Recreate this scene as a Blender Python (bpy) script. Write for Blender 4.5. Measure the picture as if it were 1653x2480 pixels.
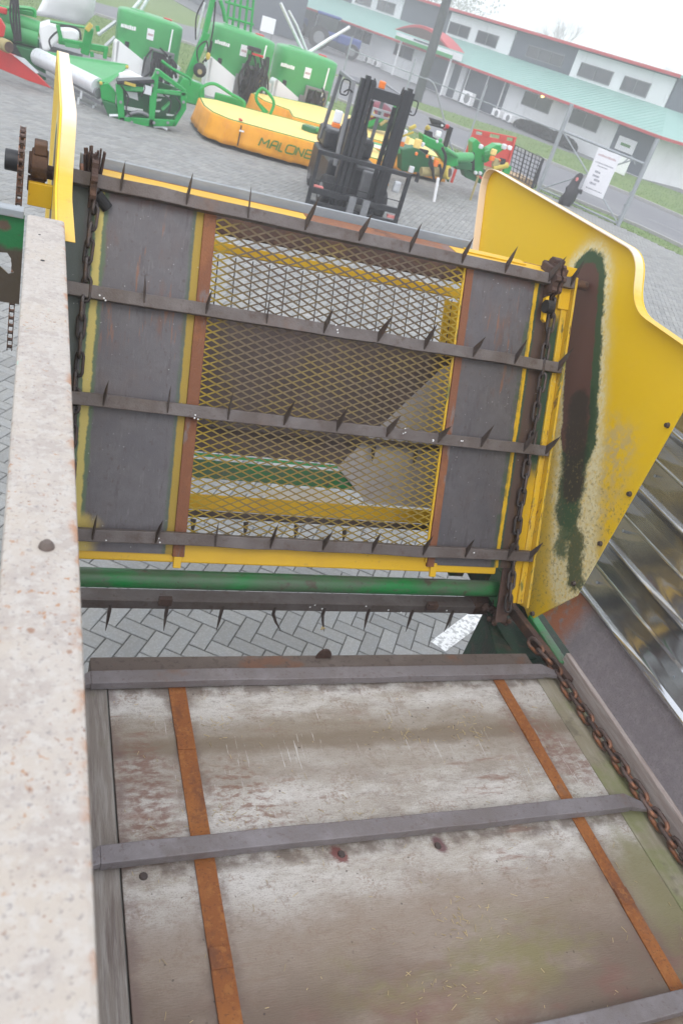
import bpy, math, random
from mathutils import Vector, Matrix
random.seed(7)
for o in list(bpy.data.objects): bpy.data.objects.remove(o)
SC = bpy.context.scene
COL = SC.collection
rad = math.radians

# ------------------------------------------------------------------ camera
CX = (0.919150, 0.0, 0.0)
def solve_camera():
    c = Vector((826.5, 1240.0)); a = Vector((5356, 1545)) - c; b = Vector((123, -230)) - c
    f = math.sqrt(-(a.dot(b)))
    rx = Vector((a.x, a.y, f)).normalized(); ry = Vector((b.x, b.y, f)).normalized()
    rz = rx.cross(ry)
    return f, Matrix((rx, ry, rz))        # rows: world axes seen in the camera frame
F, RM = solve_camera()
CAMH = 3.15
cam_d = bpy.data.cameras.new('camera'); cam = bpy.data.objects.new('camera', cam_d); COL.objects.link(cam)
cam_d.sensor_fit = 'VERTICAL'; cam_d.sensor_height = 24.0; cam_d.lens = F / 2480.0 * 24.0
cam_d.clip_start = 0.02; cam_d.clip_end = 1500
right = RM @ Vector((1, 0, 0)); upv = RM @ Vector((0, -1, 0)); back = RM @ Vector((0, 0, -1))
M3 = Matrix((right, upv, back)).transposed()
cam.matrix_world = Matrix.Translation((0, 0, CAMH)) @ M3.to_4x4()
SC.camera = cam
cam_d.dof.use_dof = True; cam_d.dof.focus_distance = 2.5; cam_d.dof.aperture_fstop = 5.0
def project(p):
    v = RM.transposed() @ (Vector(p) - Vector((0, 0, CAMH)))
    if v.z < 0.05: return None
    return 826.5 + F * v.x / v.z, 1240 + F * v.y / v.z

# ------------------------------------------------------------------ light: misty overcast day
SUN_EL, SUN_AZ = rad(52), rad(200)
world = bpy.data.worlds.new('World'); SC.world = world; world.use_nodes = True
nt = world.node_tree; nt.nodes.clear()
sky = nt.nodes.new('ShaderNodeTexSky'); sky.sky_type = 'NISHITA'; sky.sun_disc = False
sky.sun_elevation = SUN_EL; sky.sun_rotation = SUN_AZ; sky.dust_density = 4.0; sky.air_density = 1.0
hs = nt.nodes.new('ShaderNodeHueSaturation'); hs.inputs['Saturation'].default_value = 0.16
mx = nt.nodes.new('ShaderNodeMix'); mx.data_type = 'RGBA'; mx.inputs[0].default_value = 0.8
mx.inputs[7].default_value = (10.3, 10.7, 11.7, 1)          # even cloud layer
bg = nt.nodes.new('ShaderNodeBackground'); bg.inputs['Strength'].default_value = 0.125
wo = nt.nodes.new('ShaderNodeOutputWorld')
nt.links.new(sky.outputs[0], hs.inputs['Color']); nt.links.new(hs.outputs[0], mx.inputs[6])
nt.links.new(mx.outputs[2], bg.inputs['Color']); nt.links.new(bg.outputs[0], wo.inputs['Surface'])
sl = bpy.data.lights.new('sun', 'SUN'); sl.energy = 0.6; sl.angle = rad(25); sl.color = (1, 0.97, 0.92)
sun = bpy.data.objects.new('sun', sl); COL.objects.link(sun)
# nishita: rotation 0 = +Y, clockwise seen from above
sd = Vector((math.sin(SUN_AZ) * math.cos(SUN_EL), math.cos(SUN_AZ) * math.cos(SUN_EL), math.sin(SUN_EL)))
sun.rotation_euler = sd.to_track_quat('Z', 'Y').to_euler(); sun.location = sd * 60
SC.view_settings.view_transform = 'Standard'; SC.view_settings.look = 'None'
SC.view_settings.exposure = 0.5; SC.view_settings.gamma = 1.0
SC.view_settings.use_curve_mapping = False
SC.render.engine = 'CYCLES'; SC.cycles.volume_bounces = 1; SC.cycles.max_bounces = 6
SC.render.resolution_x = 682; SC.render.resolution_y = 1024

# ------------------------------------------------------------------ materials
def rgb(c): return (c[0], c[1], c[2], 1) if not isinstance(c, (int, float)) else (c, c, c, 1)
class NT:
    def __init__(s, name):
        s.m = bpy.data.materials.new(name); s.m.use_nodes = True
        s.t = s.m.node_tree; s.b = s.t.nodes['Principled BSDF']
        tc = s.t.nodes.new('ShaderNodeTexCoord'); s.co = tc.outputs['Object']; s.sep = None
    def n(s, typ, **k):
        x = s.t.nodes.new(typ)
        for a, v in k.items(): setattr(x, a, v)
        return x
    def l(s, a, b): s.t.links.new(a, b)
    def setin(s, inp, v):
        if hasattr(v, 'is_output'): s.l(v, inp)
        else: inp.default_value = v
    def math(s, op, a, b=0.0, c=0.0, clamp=False):
        x = s.n('ShaderNodeMath', operation=op, use_clamp=clamp)
        s.setin(x.inputs[0], a); s.setin(x.inputs[1], b); s.setin(x.inputs[2], c)
        return x.outputs[0]
    def axis(s, i):
        if s.sep is None:
            s.sep = s.n('ShaderNodeSeparateXYZ'); s.l(s.co, s.sep.inputs[0])
        return s.sep.outputs[i]
    def noise(s, scale, st=(1, 1, 1), detail=5, rough=.6, off=0):
        mp = s.n('ShaderNodeMapping'); s.l(s.co, mp.inputs[0]); mp.inputs['Scale'].default_value = st
        mp.inputs['Location'].default_value = (off * 3.1, off * 1.7, off * 2.3)
        nz = s.n('ShaderNodeTexNoise'); nz.inputs['Scale'].default_value = scale
        nz.inputs['Detail'].default_value = detail; nz.inputs['Roughness'].default_value = rough
        s.l(mp.outputs[0], nz.inputs['Vector']); return nz.outputs[0]
    def ss(s, v, lo, hi):
        mr = s.n('ShaderNodeMapRange', interpolation_type='SMOOTHSTEP'); s.setin(mr.inputs[0], v)
        if lo < hi:
            mr.inputs[1].default_value = lo; mr.inputs[2].default_value = hi
            mr.inputs[3].default_value = 0; mr.inputs[4].default_value = 1
        else:
            mr.inputs[1].default_value = hi; mr.inputs[2].default_value = lo
            mr.inputs[3].default_value = 1; mr.inputs[4].default_value = 0
        return mr.outputs[0]
    def wob(s, amp, scale, off=0, st=(1, 1, 1)):
        return s.math('MULTIPLY', s.math('SUBTRACT', s.noise(scale, st, 6, .65, off), .5), amp * 2)
    def mask(s, spec):
        k = spec[0]
        if k == 'noise':      # scale, stretch, lo, hi, off
            return s.ss(s.noise(spec[1], spec[2], 6, .62, spec[5] if len(spec) > 5 else 0), spec[3], spec[4])
        if k == 'spot':       # voronoi spots: scale, radius lo(hard), hi, off
            mp = s.n('ShaderNodeMapping'); s.l(s.co, mp.inputs[0]); mp.inputs['Location'].default_value = (spec[4], spec[4], spec[4])
            v = s.n('ShaderNodeTexVoronoi'); v.inputs['Scale'].default_value = spec[1]; s.l(mp.outputs[0], v.inputs[0])
            d = s.math('ADD', v.outputs['Distance'], s.wob(.28, spec[1] * 2.2, spec[4]))
            return s.ss(d, spec[3], spec[2])
        if k == 'band':       # axis, centre, half width, soft, wobble, wobble scale
            d = s.math('ABSOLUTE', s.math('SUBTRACT', s.axis(spec[1]), spec[2]))
            d = s.math('ADD', s.math('ADD', d, s.wob(spec[5], spec[6], spec[2])), s.wob(spec[5] * .6, spec[6] * 5, spec[2] + 2))
            return s.ss(d, spec[3] + spec[4], spec[3] - spec[4] * .2)
        if k == 'step':       # axis, lo, hi, wobble, scale
            d = s.math('ADD', s.axis(spec[1]), s.wob(spec[4], spec[5], spec[2]))
            return s.ss(d, spec[2], spec[3])
        if k == 'box':        # axes, centre, half sizes, soft, wobble, scale
            (i, j), (ci, cj), (hi, hj), soft, w, sc = spec[1:7]
            a = s.math('SUBTRACT', s.math('ABSOLUTE', s.math('SUBTRACT', s.axis(i), ci)), hi)
            b = s.math('SUBTRACT', s.math('ABSOLUTE', s.math('SUBTRACT', s.axis(j), cj)), hj)
            d = s.math('ADD', s.math('MAXIMUM', a, b), s.wob(w, sc, ci))
            return s.ss(d, soft, -soft)
        if k == 'seg':        # axes (i,j), p0, p1, radius, soft, wobble, scale
            (i, j), p0, p1, r, soft, w, sc = spec[1:8]
            dx, dy = p1[0] - p0[0], p1[1] - p0[1]; L2 = dx * dx + dy * dy
            ux = s.math('SUBTRACT', s.axis(i), p0[0]); uy = s.math('SUBTRACT', s.axis(j), p0[1])
            t = s.math('DIVIDE', s.math('ADD', s.math('MULTIPLY', ux, dx), s.math('MULTIPLY', uy, dy)), L2, clamp=True)
            ex = s.math('SUBTRACT', ux, s.math('MULTIPLY', t, dx)); ey = s.math('SUBTRACT', uy, s.math('MULTIPLY', t, dy))
            d = s.math('SQRT', s.math('ADD', s.math('MULTIPLY', ex, ex), s.math('MULTIPLY', ey, ey)))
            d = s.math('ADD', s.math('ADD', d, s.wob(w, sc, p0[0])), s.wob(w * .7, sc * 5, p0[0] + 3))
            return s.ss(d, r + soft, r - soft)
        if k == 'mul':
            a = s.mask(spec[1])
            for q in spec[2:]: a = s.math('MULTIPLY', a, s.mask(q))
            return a
        if k == 'inv': return s.math('SUBTRACT', 1, s.mask(spec[1]))
def mat(name, base, rough=.6, metal=0.0, layers=(), bump=0, bscale=60, bst=(1, 1, 1), rnd=0.0, spec=.4, co=None):
    """layers: (mask spec, colour, strength[, roughness])"""
    s = NT(name)
    if co: s.co = s.n('ShaderNodeTexCoord').outputs[co]
    col = s.n('ShaderNodeRGB'); col.outputs[0].default_value = rgb(base); cur = col.outputs[0]; rc = rough
    for L in layers:
        m = s.math('MULTIPLY', s.mask(L[0]), L[2])
        x = s.n('ShaderNodeMix', data_type='RGBA'); s.l(m, x.inputs[0]); s.l(cur, x.inputs[6]); x.inputs[7].default_value = rgb(L[1]); cur = x.outputs[2]
        if len(L) > 3:
            y = s.n('ShaderNodeMix'); s.l(m, y.inputs[0]); s.setin(y.inputs[2], rc); y.inputs[3].default_value = L[3]; rc = y.outputs[0]
    if rnd:
        g = s.n('ShaderNodeNewGeometry'); oi = s.n('ShaderNodeObjectInfo')
        r = s.math('FRACT', s.math('ADD', g.outputs['Random Per Island'], oi.outputs['Random']))
        h = s.n('ShaderNodeHueSaturation'); s.l(cur, h.inputs['Color']); s.l(s.math('ADD', s.math('MULTIPLY', r, 2 * rnd), 1 - rnd), h.inputs['Value']); cur = h.outputs[0]
    s.l(cur, s.b.inputs['Base Color']); s.setin(s.b.inputs['Roughness'], rc)
    s.b.inputs['Metallic'].default_value = metal; s.b.inputs['Specular IOR Level'].default_value = spec
    if bump:
        bn = s.n('ShaderNodeBump'); bn.inputs['Strength'].default_value = bump; bn.inputs['Distance'].default_value = .01
        s.l(s.noise(bscale, bst, 6, .6, 5), bn.inputs['Height']); s.l(bn.outputs[0], s.b.inputs['Normal'])
    return s.m
O = Vector((1.16, 1.2, 0.0))                 # base of the wagon: its parts use (world - O)
def ox(v): return v - O.x
def oy(v): return v - O.y
ONE = (1, 1, 1)
YEL = (.66, .40, .016); YELP = (.45, .33, .06); DKG = (.018, .075, .035); RUST = (.30, .095, .03)
M = {}
M['bar'] = mat('bare_steel_bar', (.125, .106, .10), .55, .25, [(('noise', 3, ONE, .45, .65, 9), (.10, .078, .068), .8), (('noise', 9, ONE, .4, .7), (.17, .15, .145), .7), (('noise', 30, (1, 1, 1), .52, .72, 2), (.085, .055, .045), .7), (('noise', 4, ONE, .58, .75, 4), (.16, .085, .05), .45)], .25, 150)
M['tine'] = mat('dark_worn_steel', (.075, .058, .052), .5, .3, [(('noise', 14, ONE, .45, .7), (.12, .1, .09), .7), (('noise', 20, ONE, .55, .7, 3), (.13, .06, .035), .5)], .2, 120)
M['floorbar'] = mat('floor_bar_steel', (.20, .18, .185), .5, .2, [(('noise', 3, ONE, .45, .66, 19), (.165, .14, .13), .7), (('noise', 7, ONE, .45, .75), (.27, .25, .26), .8), (('noise', 60, ONE, .55, .7, 2), (.14, .1, .09), .6), (('noise', 5, ONE, .6, .72, 6), (.2, .11, .07), .5)], .3, 180)
M['rust'] = mat('orange_rust', (.25, .088, .027), .85, 0, [(('noise', 5, (1, .6, 1), .42, .62), (.33, .125, .035), .8), (('noise', 9, (1, .5, 1), .52, .66, 14), (.14, .058, .033), .8), (('noise', 45, ONE, .5, .66, 2), (.36, .15, .045), .6), (('noise', 110, ONE, .54, .66, 8), (.13, .05, .028), .6), (('noise', 4, (1, .6, 1), .60, .70, 4), (.15, .095, .075), .75)], .35, 200)
M['rustdull'] = mat('dull_rust', (.22, .095, .052), .75, 0, [(('noise', 5, (1, 1, .3), .5, .65), (.18, .145, .14), .8), (('noise', 30, ONE, .45, .7, 2), (.3, .12, .045), .7), (('noise', 7, ONE, .58, .7, 5), (.1, .05, .035), .7)], .3, 140)
M['brown'] = mat('brown_rust', (.075, .045, .037), .8, 0, [(('noise', 8, ONE, .45, .7), (.16, .085, .05), .7), (('noise', 40, ONE, .5, .7, 2), (.05, .032, .028), .8)], .4, 120)
M['chain'] = mat('chain_steel', (.1, .07, .062), .5, .35, [(('noise', 12, ONE, .42, .65), (.32, .12, .045), .75), (('noise', 40, ONE, .5, .7, 3), (.16, .14, .14), .7)], .3, 150, rnd=.35)
M['yellow'] = mat('yellow_machine_paint', YEL, .42, 0, [(('noise', 3, ONE, .4, .75), (.55, .31, .02), .7), (('noise', 25, ONE, .62, .74, 3), (.3, .19, .06), .5), (('noise', 90, ONE, .68, .76, 6), (.07, .045, .03), .7)], .06, 60)
M['yellowpale'] = mat('faded_yellow_paint', (.72, .55, .26), .5, 0, [(('step', 1, oy(2.66), oy(2.72), .03, 4), (.80, .64, .50), .9), (('step', 1, oy(2.66), oy(2.6), .03, 8), YEL, .85), (('noise', 20, ONE, .63, .72, 2), (.35, .22, .1), .6)], .06, 60)
M['greenpaint'] = mat('old_green_paint', (.012, .19, .045), .4, 0, [(('noise', 4, (.6, 1, 1), .40, .62), (.085, .125, .08), .85), (('noise', 22, (.4, 1, 1), .52, .66, 13), (.10, .115, .085), .7), (('noise', 9, ONE, .57, .66, 3), (.085, .055, .045), .8), (('noise', 40, ONE, .62, .7, 5), (.06, .05, .04), .6)], .15, 90)
M['greenframe'] = mat('grimy_green_frame', (.012, .045, .023), .65, 0, [(('noise', 6, ONE, .40, .62), (.028, .028, .022), .85), (('noise', 12, ONE, .52, .66, 3), (.075, .045, .03), .75), (('noise', 45, ONE, .55, .68, 7), (.06, .07, .05), .6)], .3, 80)
M['yellowworn'] = mat('chipped_yellow_paint', (.60, .37, .02), .45, 0, [(('noise', 7, (2, 1, .4), .45, .66), (.55, .36, .06), .7), (('noise', 16, (3, 1, .3), .56, .64, 3), (.07, .12, .05), .8), (('noise', 30, (3, 1, .3), .58, .66, 5), (.12, .07, .04), .85), (('noise', 80, ONE, .6, .68, 7), (.5, .43, .22), .6)], .15, 80)
M['ruststrip'] = mat('patchy_rust_strip', (.19, .075, .038), .75, 0, [(('noise', 6, (1, 1, .4), .5, .64), (.25, .10, .042), .8), (('noise', 9, (2, 1, .4), .58, .66, 4), (.17, .15, .145), .75), (('noise', 40, ONE, .5, .7, 2), (.16, .07, .04), .6)], .3, 140)
M['channelbrown'] = mat('brown_grey_channel', (.125, .098, .085), .65, .1, [(('noise', 4, (.6, 1, 1), .45, .65), (.17, .14, .125), .8), (('noise', 7, (.6, 1, 1), .55, .68, 4), (.18, .085, .05), .75), (('noise', 40, ONE, .52, .68, 2), (.08, .06, .05), .7)], .3, 140)
M['galv'] = mat('galvanised_steel', (.27, .295, .315), .5, .2, [(('noise', 25, (.3, 1, 1), .4, .7), (.35, .375, .39), .7), (('noise', 12, ONE, .6, .72, 3), (.3, .24, .2), .5)], .06, 80)
M['rail'] = mat('blotchy_galvanised_rail', (.42, .38, .34), .6, 0, [
    (('noise', 7, ONE, .42, .62), (.42, .37, .315), .8), (('noise', 16, ONE, .46, .62, 7), (.35, .31, .28), .8), (('noise', 60, ONE, .48, .62, 9), (.45, .42, .385), .8), (('noise', 130, ONE, .55, .68, 29), (.22, .20, .195), .7),
    (('mul', ('noise', 85, ONE, .585, .65, 3), ('step', 1, oy(1.95), oy(1.4), .1, 3), ('noise', 7, ONE, .46, .6, 21)), (.34, .18, .09), .9),
    (('mul', ('noise', 120, ONE, .60, .66, 33), ('step', 1, oy(2.1), oy(1.7), .1, 3), ('noise', 9, ONE, .45, .6, 2)), (.20, .10, .065), .9),
    (('mul', ('noise', 55, ONE, .64, .68, 43), ('step', 1, oy(1.7), oy(1.1), .1, 3), ('noise', 10, ONE, .45, .6, 12)), (.26, .12, .06), .9),
    (('mul', ('spot', 33, .05, .16, 3.4), ('step', 1, oy(1.5), oy(1.0), .1, 3), ('noise', 12, ONE, .50, .62, 5)), (.24, .12, .065), .75),
    (('mul', ('step', 0, ox(.070), ox(.084), .012, 16), ('noise', 18, ONE, .48, .62, 23)), (.36, .17, .08), .8),
    (('mul', ('noise', 20, (1.5, .5, 1), .66, .70, 11), ('band', 0, ox(.015), .02, .02, .01, 9)), (.22, .5, .42), .7)], .25, 160)
M['deck'] = mat('weathered_plywood', (.375, .335, .285), .75, 0, [
    (('noise', 3.2, (.7, 1.3, 1), .42, .66), (.47, .44, .405), .85),
    (('mul', ('noise', 6, (.6, 1.5, 1), .42, .6, 17), ('step', 1, oy(.95), oy(1.25), .1, 4)), (.60, .58, .55), .8),
    (('noise', 5, (.5, 1.6, 1), .5, .68, 3), (.25, .21, .18), .6),
    (('noise', 110, (.35, 1.8, 1), .55, .68, 6), (.20, .165, .14), .45),
    (('noise', 150, (1.9, .3, 1), .60, .7, 26), (.54, .51, .48), .3),
    (('noise', 170, (.25, 1.8, 1), .5, .7, 16), (.54, .51, .47), .4),
    (('noise', 55, (.7, 1.2, 1), .50, .72, 51), (.19, .155, .13), .5),
    (('noise', 30, (.5, 1.3, 1), .46, .74, 61), (.57, .545, .51), .5),
    (('noise', 230, ONE, .52, .66, 71), (.20, .17, .145), .6),
    (('noise', 240, ONE, .56, .68, 81), (.62, .60, .57), .5),
    (('mul', ('noise', 13, ONE, .5, .62, 91), ('noise', 90, ONE, .45, .6, 92)), (.24, .165, .125), .6),
    (('band', 1, oy(1.685), .018, .035, .03, 6), (.14, .105, .07), .9),
    (('band', 1, oy(1.73), .03, .10, .04, 4), (.20, .155, .105), .65),
    (('band', 1, oy(1.62), .06, .10, .05, 4), (.25, .205, .16), .5),
    (('mul', ('seg', (0, 1), (ox(.43), oy(1.62)), (ox(.45), oy(1.36)), .09, .06, .06, 8), ('noise', 34, (.6, 1.4, 1), .40, .60, 5)), (.19, .10, .075), .8),
    (('mul', ('seg', (0, 1), (ox(.72), oy(1.52)), (ox(.80), oy(1.40)), .10, .08, .08, 8), ('noise', 40, (.6, 1.3, 1), .46, .62, 25)), (.21, .115, .08), .8),
    (('mul', ('seg', (0, 1), (ox(1.98), oy(1.68)), (ox(2.1), oy(1.52)), .10, .08, .07, 7), ('noise', 32, (.7, 1.4, 1), .38, .6, 8)), (.21, .115, .09), .75),
    (('mul', ('noise', 9, (.4, 2, 1), .55, .66, 31), ('noise', 2.2, ONE, .48, .6, 4)), (.22, .12, .085), .7),
    (('step', 1, oy(1.20), oy(1.02), .12, 4), (.235, .175, .13), .75),
    (('mul', ('step', 1, oy(1.02), oy(.80), .10, 4), ('noise', 4, (.6, 1.2, 1), .30, .6, 2)), (.15, .108, .08), .85),
    (('mul', ('step', 1, oy(.95), oy(.72), .12, 4), ('noise', 5, (.6, 1.2, 1), .46, .62, 6)), (.19, .10, .08), .75),
    (('mul', ('noise', 3, (.8, 1.6, 1), .47, .62, 14), ('seg', (0, 1), (ox(1.0), oy(.84)), (ox(1.7), oy(.86)), .10, .10, .08, 5)), (.20, .18, .075), .7),
    (('mul', ('step', 0, ox(1.85), ox(2.12), .15, 4), ('noise', 4, ONE, .38, .6, 4), ('step', 1, oy(1.5), oy(1.2), .1, 4)), (.20, .19, .09), .75),
    (('mul', ('noise', 20, (6, .28, 1), .615, .66, 12), ('noise', 3, ONE, .42, .55, 7), ('step', 1, oy(1.1), oy(1.4), .1, 4)), (.58, .56, .54), .7),
    (('mul', ('band', 0, ox(.592), .035, .035, .03, 9), ('noise', 12, ONE, .35, .6, 93)), (.15, .105, .085), .7),
    (('mul', ('band', 0, ox(1.958), .03, .035, .03, 9), ('noise', 12, ONE, .35, .6, 94)), (.16, .11, .09), .7),
    (('mul', ('band', 1, oy(1.285), .035, .03, .03, 9), ('noise', 14, ONE, .38, .6, 95)), (.14, .105, .085), .75),
    (('mul', ('band', 1, oy(1.955), .035, .03, .03, 9), ('noise', 14, ONE, .38, .6, 96)), (.14, .105, .085), .7),
    (('mul', ('band', 0, ox(.36), .01, .03, .03, 9), ('noise', 12, ONE, .35, .6, 97)), (.15, .10, .09), .6),
    (('seg', (0, 1), (ox(1.005), oy(1.252)), (ox(1.02), oy(1.235)), .020, .008, .02, 40), (.16, .05, .045), .9),
    (('seg', (0, 1), (ox(1.365), oy(1.252)), (ox(1.372), oy(1.228)), .018, .008, .008, 40), (.13, .06, .065), .9),
    (('mul', ('spot', 34, .06, .13, 2.7), ('noise', 6, ONE, .5, .6, 3)), (.07, .055, .045), .8)], .35, 120, (.4, 2.0, 1))
M['timber'] = mat('weathered_timber', (.22, .19, .165), .8, 0, [(('noise', 14, (4, .35, 1), .42, .65), (.3, .275, .25), .9), (('noise', 6, (4, .3, 1), .55, .66, 3), (.12, .09, .08), .7), (('noise', 4, ONE, .55, .7, 5), (.17, .155, .09), .6)], .4, 70, (4, .3, 1))
M['timbergreen'] = mat('mossy_timber', (.25, .22, .155), .8, 0, [(('noise', 8, (3, .4, 1), .42, .65), (.33, .3, .24), .8), (('noise', 4, ONE, .45, .62, 3), (.19, .205, .085), .75), (('noise', 7, ONE, .58, .7, 5), (.14, .12, .09), .7)], .3, 90)
M['timberred'] = mat('greyed_timber_rail', (.36, .30, .275), .8, 0, [(('noise', 14, (4, .35, 4), .42, .65), (.46, .41, .385), .9), (('noise', 7, (4, .3, 4), .55, .66, 3), (.22, .16, .14), .7)], .4, 70, (4, .3, 4))
M['sidesteel'] = mat('mottled_side_steel', (.27, .245, .265), .5, .15, [(('noise', 30, ONE, .4, .7), (.34, .315, .33), .7), (('noise', 130, ONE, .5, .66, 12), (.2, .18, .19), .6), (('noise', 4, ONE, .5, .7, 2), (.215, .205, .215), .7), (('mul', ('step', 1, oy(2.02), oy(2.16), .05, 12), ('noise', 20, ONE, .3, .5, 3)), (.42, .15, .07), .85)], .35, 200)
M['stainless'] = mat('bright_stainless', (.54, .555, .575), .13, .86, [(('noise', 6, (1, .5, 1), .45, .7), (.40, .41, .42), .6, .17), (('noise', 9, (1, .3, 1), .58, .72, 4), (.3, .3, .3), .5, .25)], .05, 12)
CH_R, CH_L = 2.105, .185
M['panel'] = mat('worn_elevator_panel', (.105, .097, .103), .45, .3, [
    (('noise', 22, ONE, .4, .7), (.125, .117, .124), .7), (('noise', 40, (3, 1, .12), .56, .7, 52), (.17, .16, .165), .45), (('noise', 14, (2.5, 1, .2), .55, .68, 62), (.07, .06, .062), .55), (('noise', 3, ONE, .45, .7, 2), (.085, .08, .09), .8), (('noise', 60, (1, 1, .5), .58, .7, 32), (.075, .058, .052), .6), (('noise', 2.2, (1, 1, .6), .52, .68, 42), (.125, .098, .092), .6),
    (('mul', ('noise', 9, (1.6, 1, .35), .52, .7, 4), ('band', 2, 2.12, .12, .12, .03, 5)), (.135, .082, .066), .85),
    (('mul', ('noise', 7, (5, 1, .25), .6, .68, 8), ('band', 2, 2.15, .18, .1, .03, 5)), (.22, .10, .055), .7),
    (('mul', ('step', 2, 2.36, 2.41, .04, 9), ('noise', 8, ONE, .35, .6, 3)), (.13, .07, .055), .8),
    # paint left along the outer and chain-side borders
    (('band', 0, ox(.565), .022, .012, .010, 14), (.05, .09, .04), .5),
    (('band', 0, ox(.566), .012, .006, .006, 18), (.30, .20, .028), .95),
    (('band', 0, ox(.222), .022, .012, .012, 12), (.09, .13, .07), .9),
    (('band', 0, ox(.222), .011, .006, .012, 10), (.46, .37, .11), .95),
    (('band', 0, ox(.12), .05, .02, .02, 8), (.075, .095, .085), .8),
    (('band', 0, ox(2.128), .10, .01, .008, 7), (.035, .075, .045), .9),
    (('mul', ('band', 0, ox(2.150), .05, .01, .045, 7), ('inv', ('band', 2, 1.98, .28, .1, .06, 6))), YEL, .95),
    (('band', 0, ox(2.036), .0085, .004, .006, 14), YEL, .95),
    (('mul', ('band', 0, ox(2.02), .012, .008, .01, 14), ('noise', 12, ONE, .4, .6, 3)), (.05, .085, .045), .7),
    (('band', 0, ox(2.095), .034, .012, .012, 14), (.1, .062, .05), .95),
    (('mul', ('step', 2, 1.41, 1.36, .05, 10), ('step', 0, ox(.33), ox(.25), .05, 6)), (.45, .34, .09), .9),
    (('spot', 38, .035, .06, .7), (.4, .4, .4), .5)], .12, 200)
SEG0, SEG1 = (oy(2.99), 2.46), (oy(2.41), 1.60)
M['plate'] = mat('worn_yellow_side_plate', (.78, .50, .014), .4, 0, [
    (('noise', 3, ONE, .4, .75), (.76, .51, .026), .7),
    (('mul', ('noise', 4, ONE, .42, .62, 3), ('step', 2, 2.05, 1.6, .15, 4)), (.6, .43, .09), .8),
    (('mul', ('seg', (1, 2), (oy(2.36), 1.95), (oy(2.22), 1.5), .10, .10, .12, 6), ('noise', 30, ONE, .35, .6, 4)), (.52, .41, .2), .9),
    (('seg', (1, 2), SEG0, (oy(2.20), 1.36), .165, .055, .04, 10), (.70, .60, .30), .55),
    (('mul', ('seg', (1, 2), SEG0, (oy(2.20), 1.36), .150, .030, .04, 12), ('noise', 45, ONE, .3, .6, 14)), (.76, .69, .44), .95),
    (('seg', (1, 2), SEG0, (oy(2.56), 1.86), .118, .010, .032, 14), (.032, .078, .038), .97),
    (('seg', (1, 2), (oy(2.64), 2.0), (oy(2.42), 1.58), .085, .018, .045, 13), (.034, .07, .036), .95),
    (('seg', (1, 2), (oy(2.30), 1.52), (oy(2.18), 1.38), .055, .02, .07, 10), (.045, .075, .04), .92),
    (('seg', (1, 2), (oy(2.42), 1.62), (oy(2.34), 1.42), .045, .02, .05, 11), (.05, .1, .05), .9),
    (('seg', (1, 2), (oy(2.985), 2.43), (oy(2.60), 1.86), .092, .008, .022, 14), (.125, .062, .05), .97),
    (('seg', (1, 2), (oy(2.66), 1.98), (oy(2.46), 1.68), .070, .02, .04, 12), (.05, .042, .033), .92),
    (('mul', ('noise', 70, ONE, .56, .64, 8), ('step', 2, 2.0, 1.7, .1, 5)), (.25, .19, .08), .6),
    (('mul', ('noise', 110, ONE, .64, .7, 9), ('step', 2, 1.9, 1.3, .1, 5)), (.07, .06, .035), .8)], .06, 50)
M['screen'] = mat('yellow_brown_mesh', (.29, .22, .10), .6, .1, [(('band', 0, ox(1.14), .36, .14, .12, 3), (.25, .20, .15), .75), (('noise', 4, ONE, .45, .62, 3), (.36, .27, .08), .6), (('mul', ('band', 2, 2.2, .15, .1, .05, 4), ('noise', 5, ONE, .3, .6, 8)), (.17, .13, .11), .8), (('mul', ('step', 2, 1.85, 1.5, .12, 4), ('noise', 9, ONE, .35, .6, 18)), (.44, .31, .05), .75), (('step', 0, ox(.72), ox(.63), .05, 6), (.5, .36, .05), .8), (('step', 0, ox(1.55), ox(1.66), .05, 6), (.52, .36, .04), .8)], .1, 100)
M['rearbrown'] = mat('rear_tray_sheet', (.10, .075, .068), .6, .1, [(('noise', 5, (1, 1, .5), .42, .7), (.145, .11, .1), .8), (('noise', 24, ONE, .55, .7, 3), (.07, .05, .045), .7)], .15, 60)
M['rearlight'] = mat('rear_pale_sheet', (.47, .445, .45), .5, .1, [(('noise', 6, ONE, .4, .7), (.43, .4, .4), .7), (('noise', 30, ONE, .55, .7, 2), (.28, .24, .22), .6)], .1, 60)
M['rearwhite'] = mat('rear_white_tray', (.62, .60, .57), .6, 0, [(('noise', 6, ONE, .5, .7), (.45, .42, .38), .7)], .1, 60)
M['straw'] = mat('straw', (.46, .36, .19), .8, 0, rnd=.3)
M['paver'] = mat('grey_paver', (.245, .245, .232), .85, 0, [(('noise', .35, ONE, .45, .65, 16), (.23, .23, .215), .6), (('noise', 14, ONE, .62, .74, 26), (.15, .15, .145), .5), (('noise', 5, ONE, .4, .7), (.235, .245, .25), .7), (('noise', 60, ONE, .45, .7, 3), (.33, .34, .335), .6), (('noise', 1.2, ONE, .5, .7, 6), (.31, .305, .29), .6), (('noise', 200, ONE, .6, .7, 4), (.16, .165, .165), .6)], .4, 150, rnd=.13)
M['sand'] = mat('joint_sand', (.115, .115, .105), .95, 0, [(('noise', 30, ONE, .4, .7), (.16, .15, .13), .7)], .3, 200)
M['linepaint'] = mat('faded_line', (.3, .3, .3), .7)
M['whitepaint'] = mat('worn_white_line', (.72, .73, .72), .7, 0, [(('noise', 30, ONE, .48, .58), (.3, .305, .3), .8)], .2, 100)
M['asphalt'] = mat('asphalt', (.17, .172, .182), .85, 0, [(('noise', .5, ONE, .4, .7), (.2, .2, .208), .8), (('noise', 40, ONE, .4, .7, 3), (.14, .142, .15), .6), (('noise', .15, (3, 1, 1), .5, .7, 6), (.225, .225, .225), .6)], .3, 200)
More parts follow.
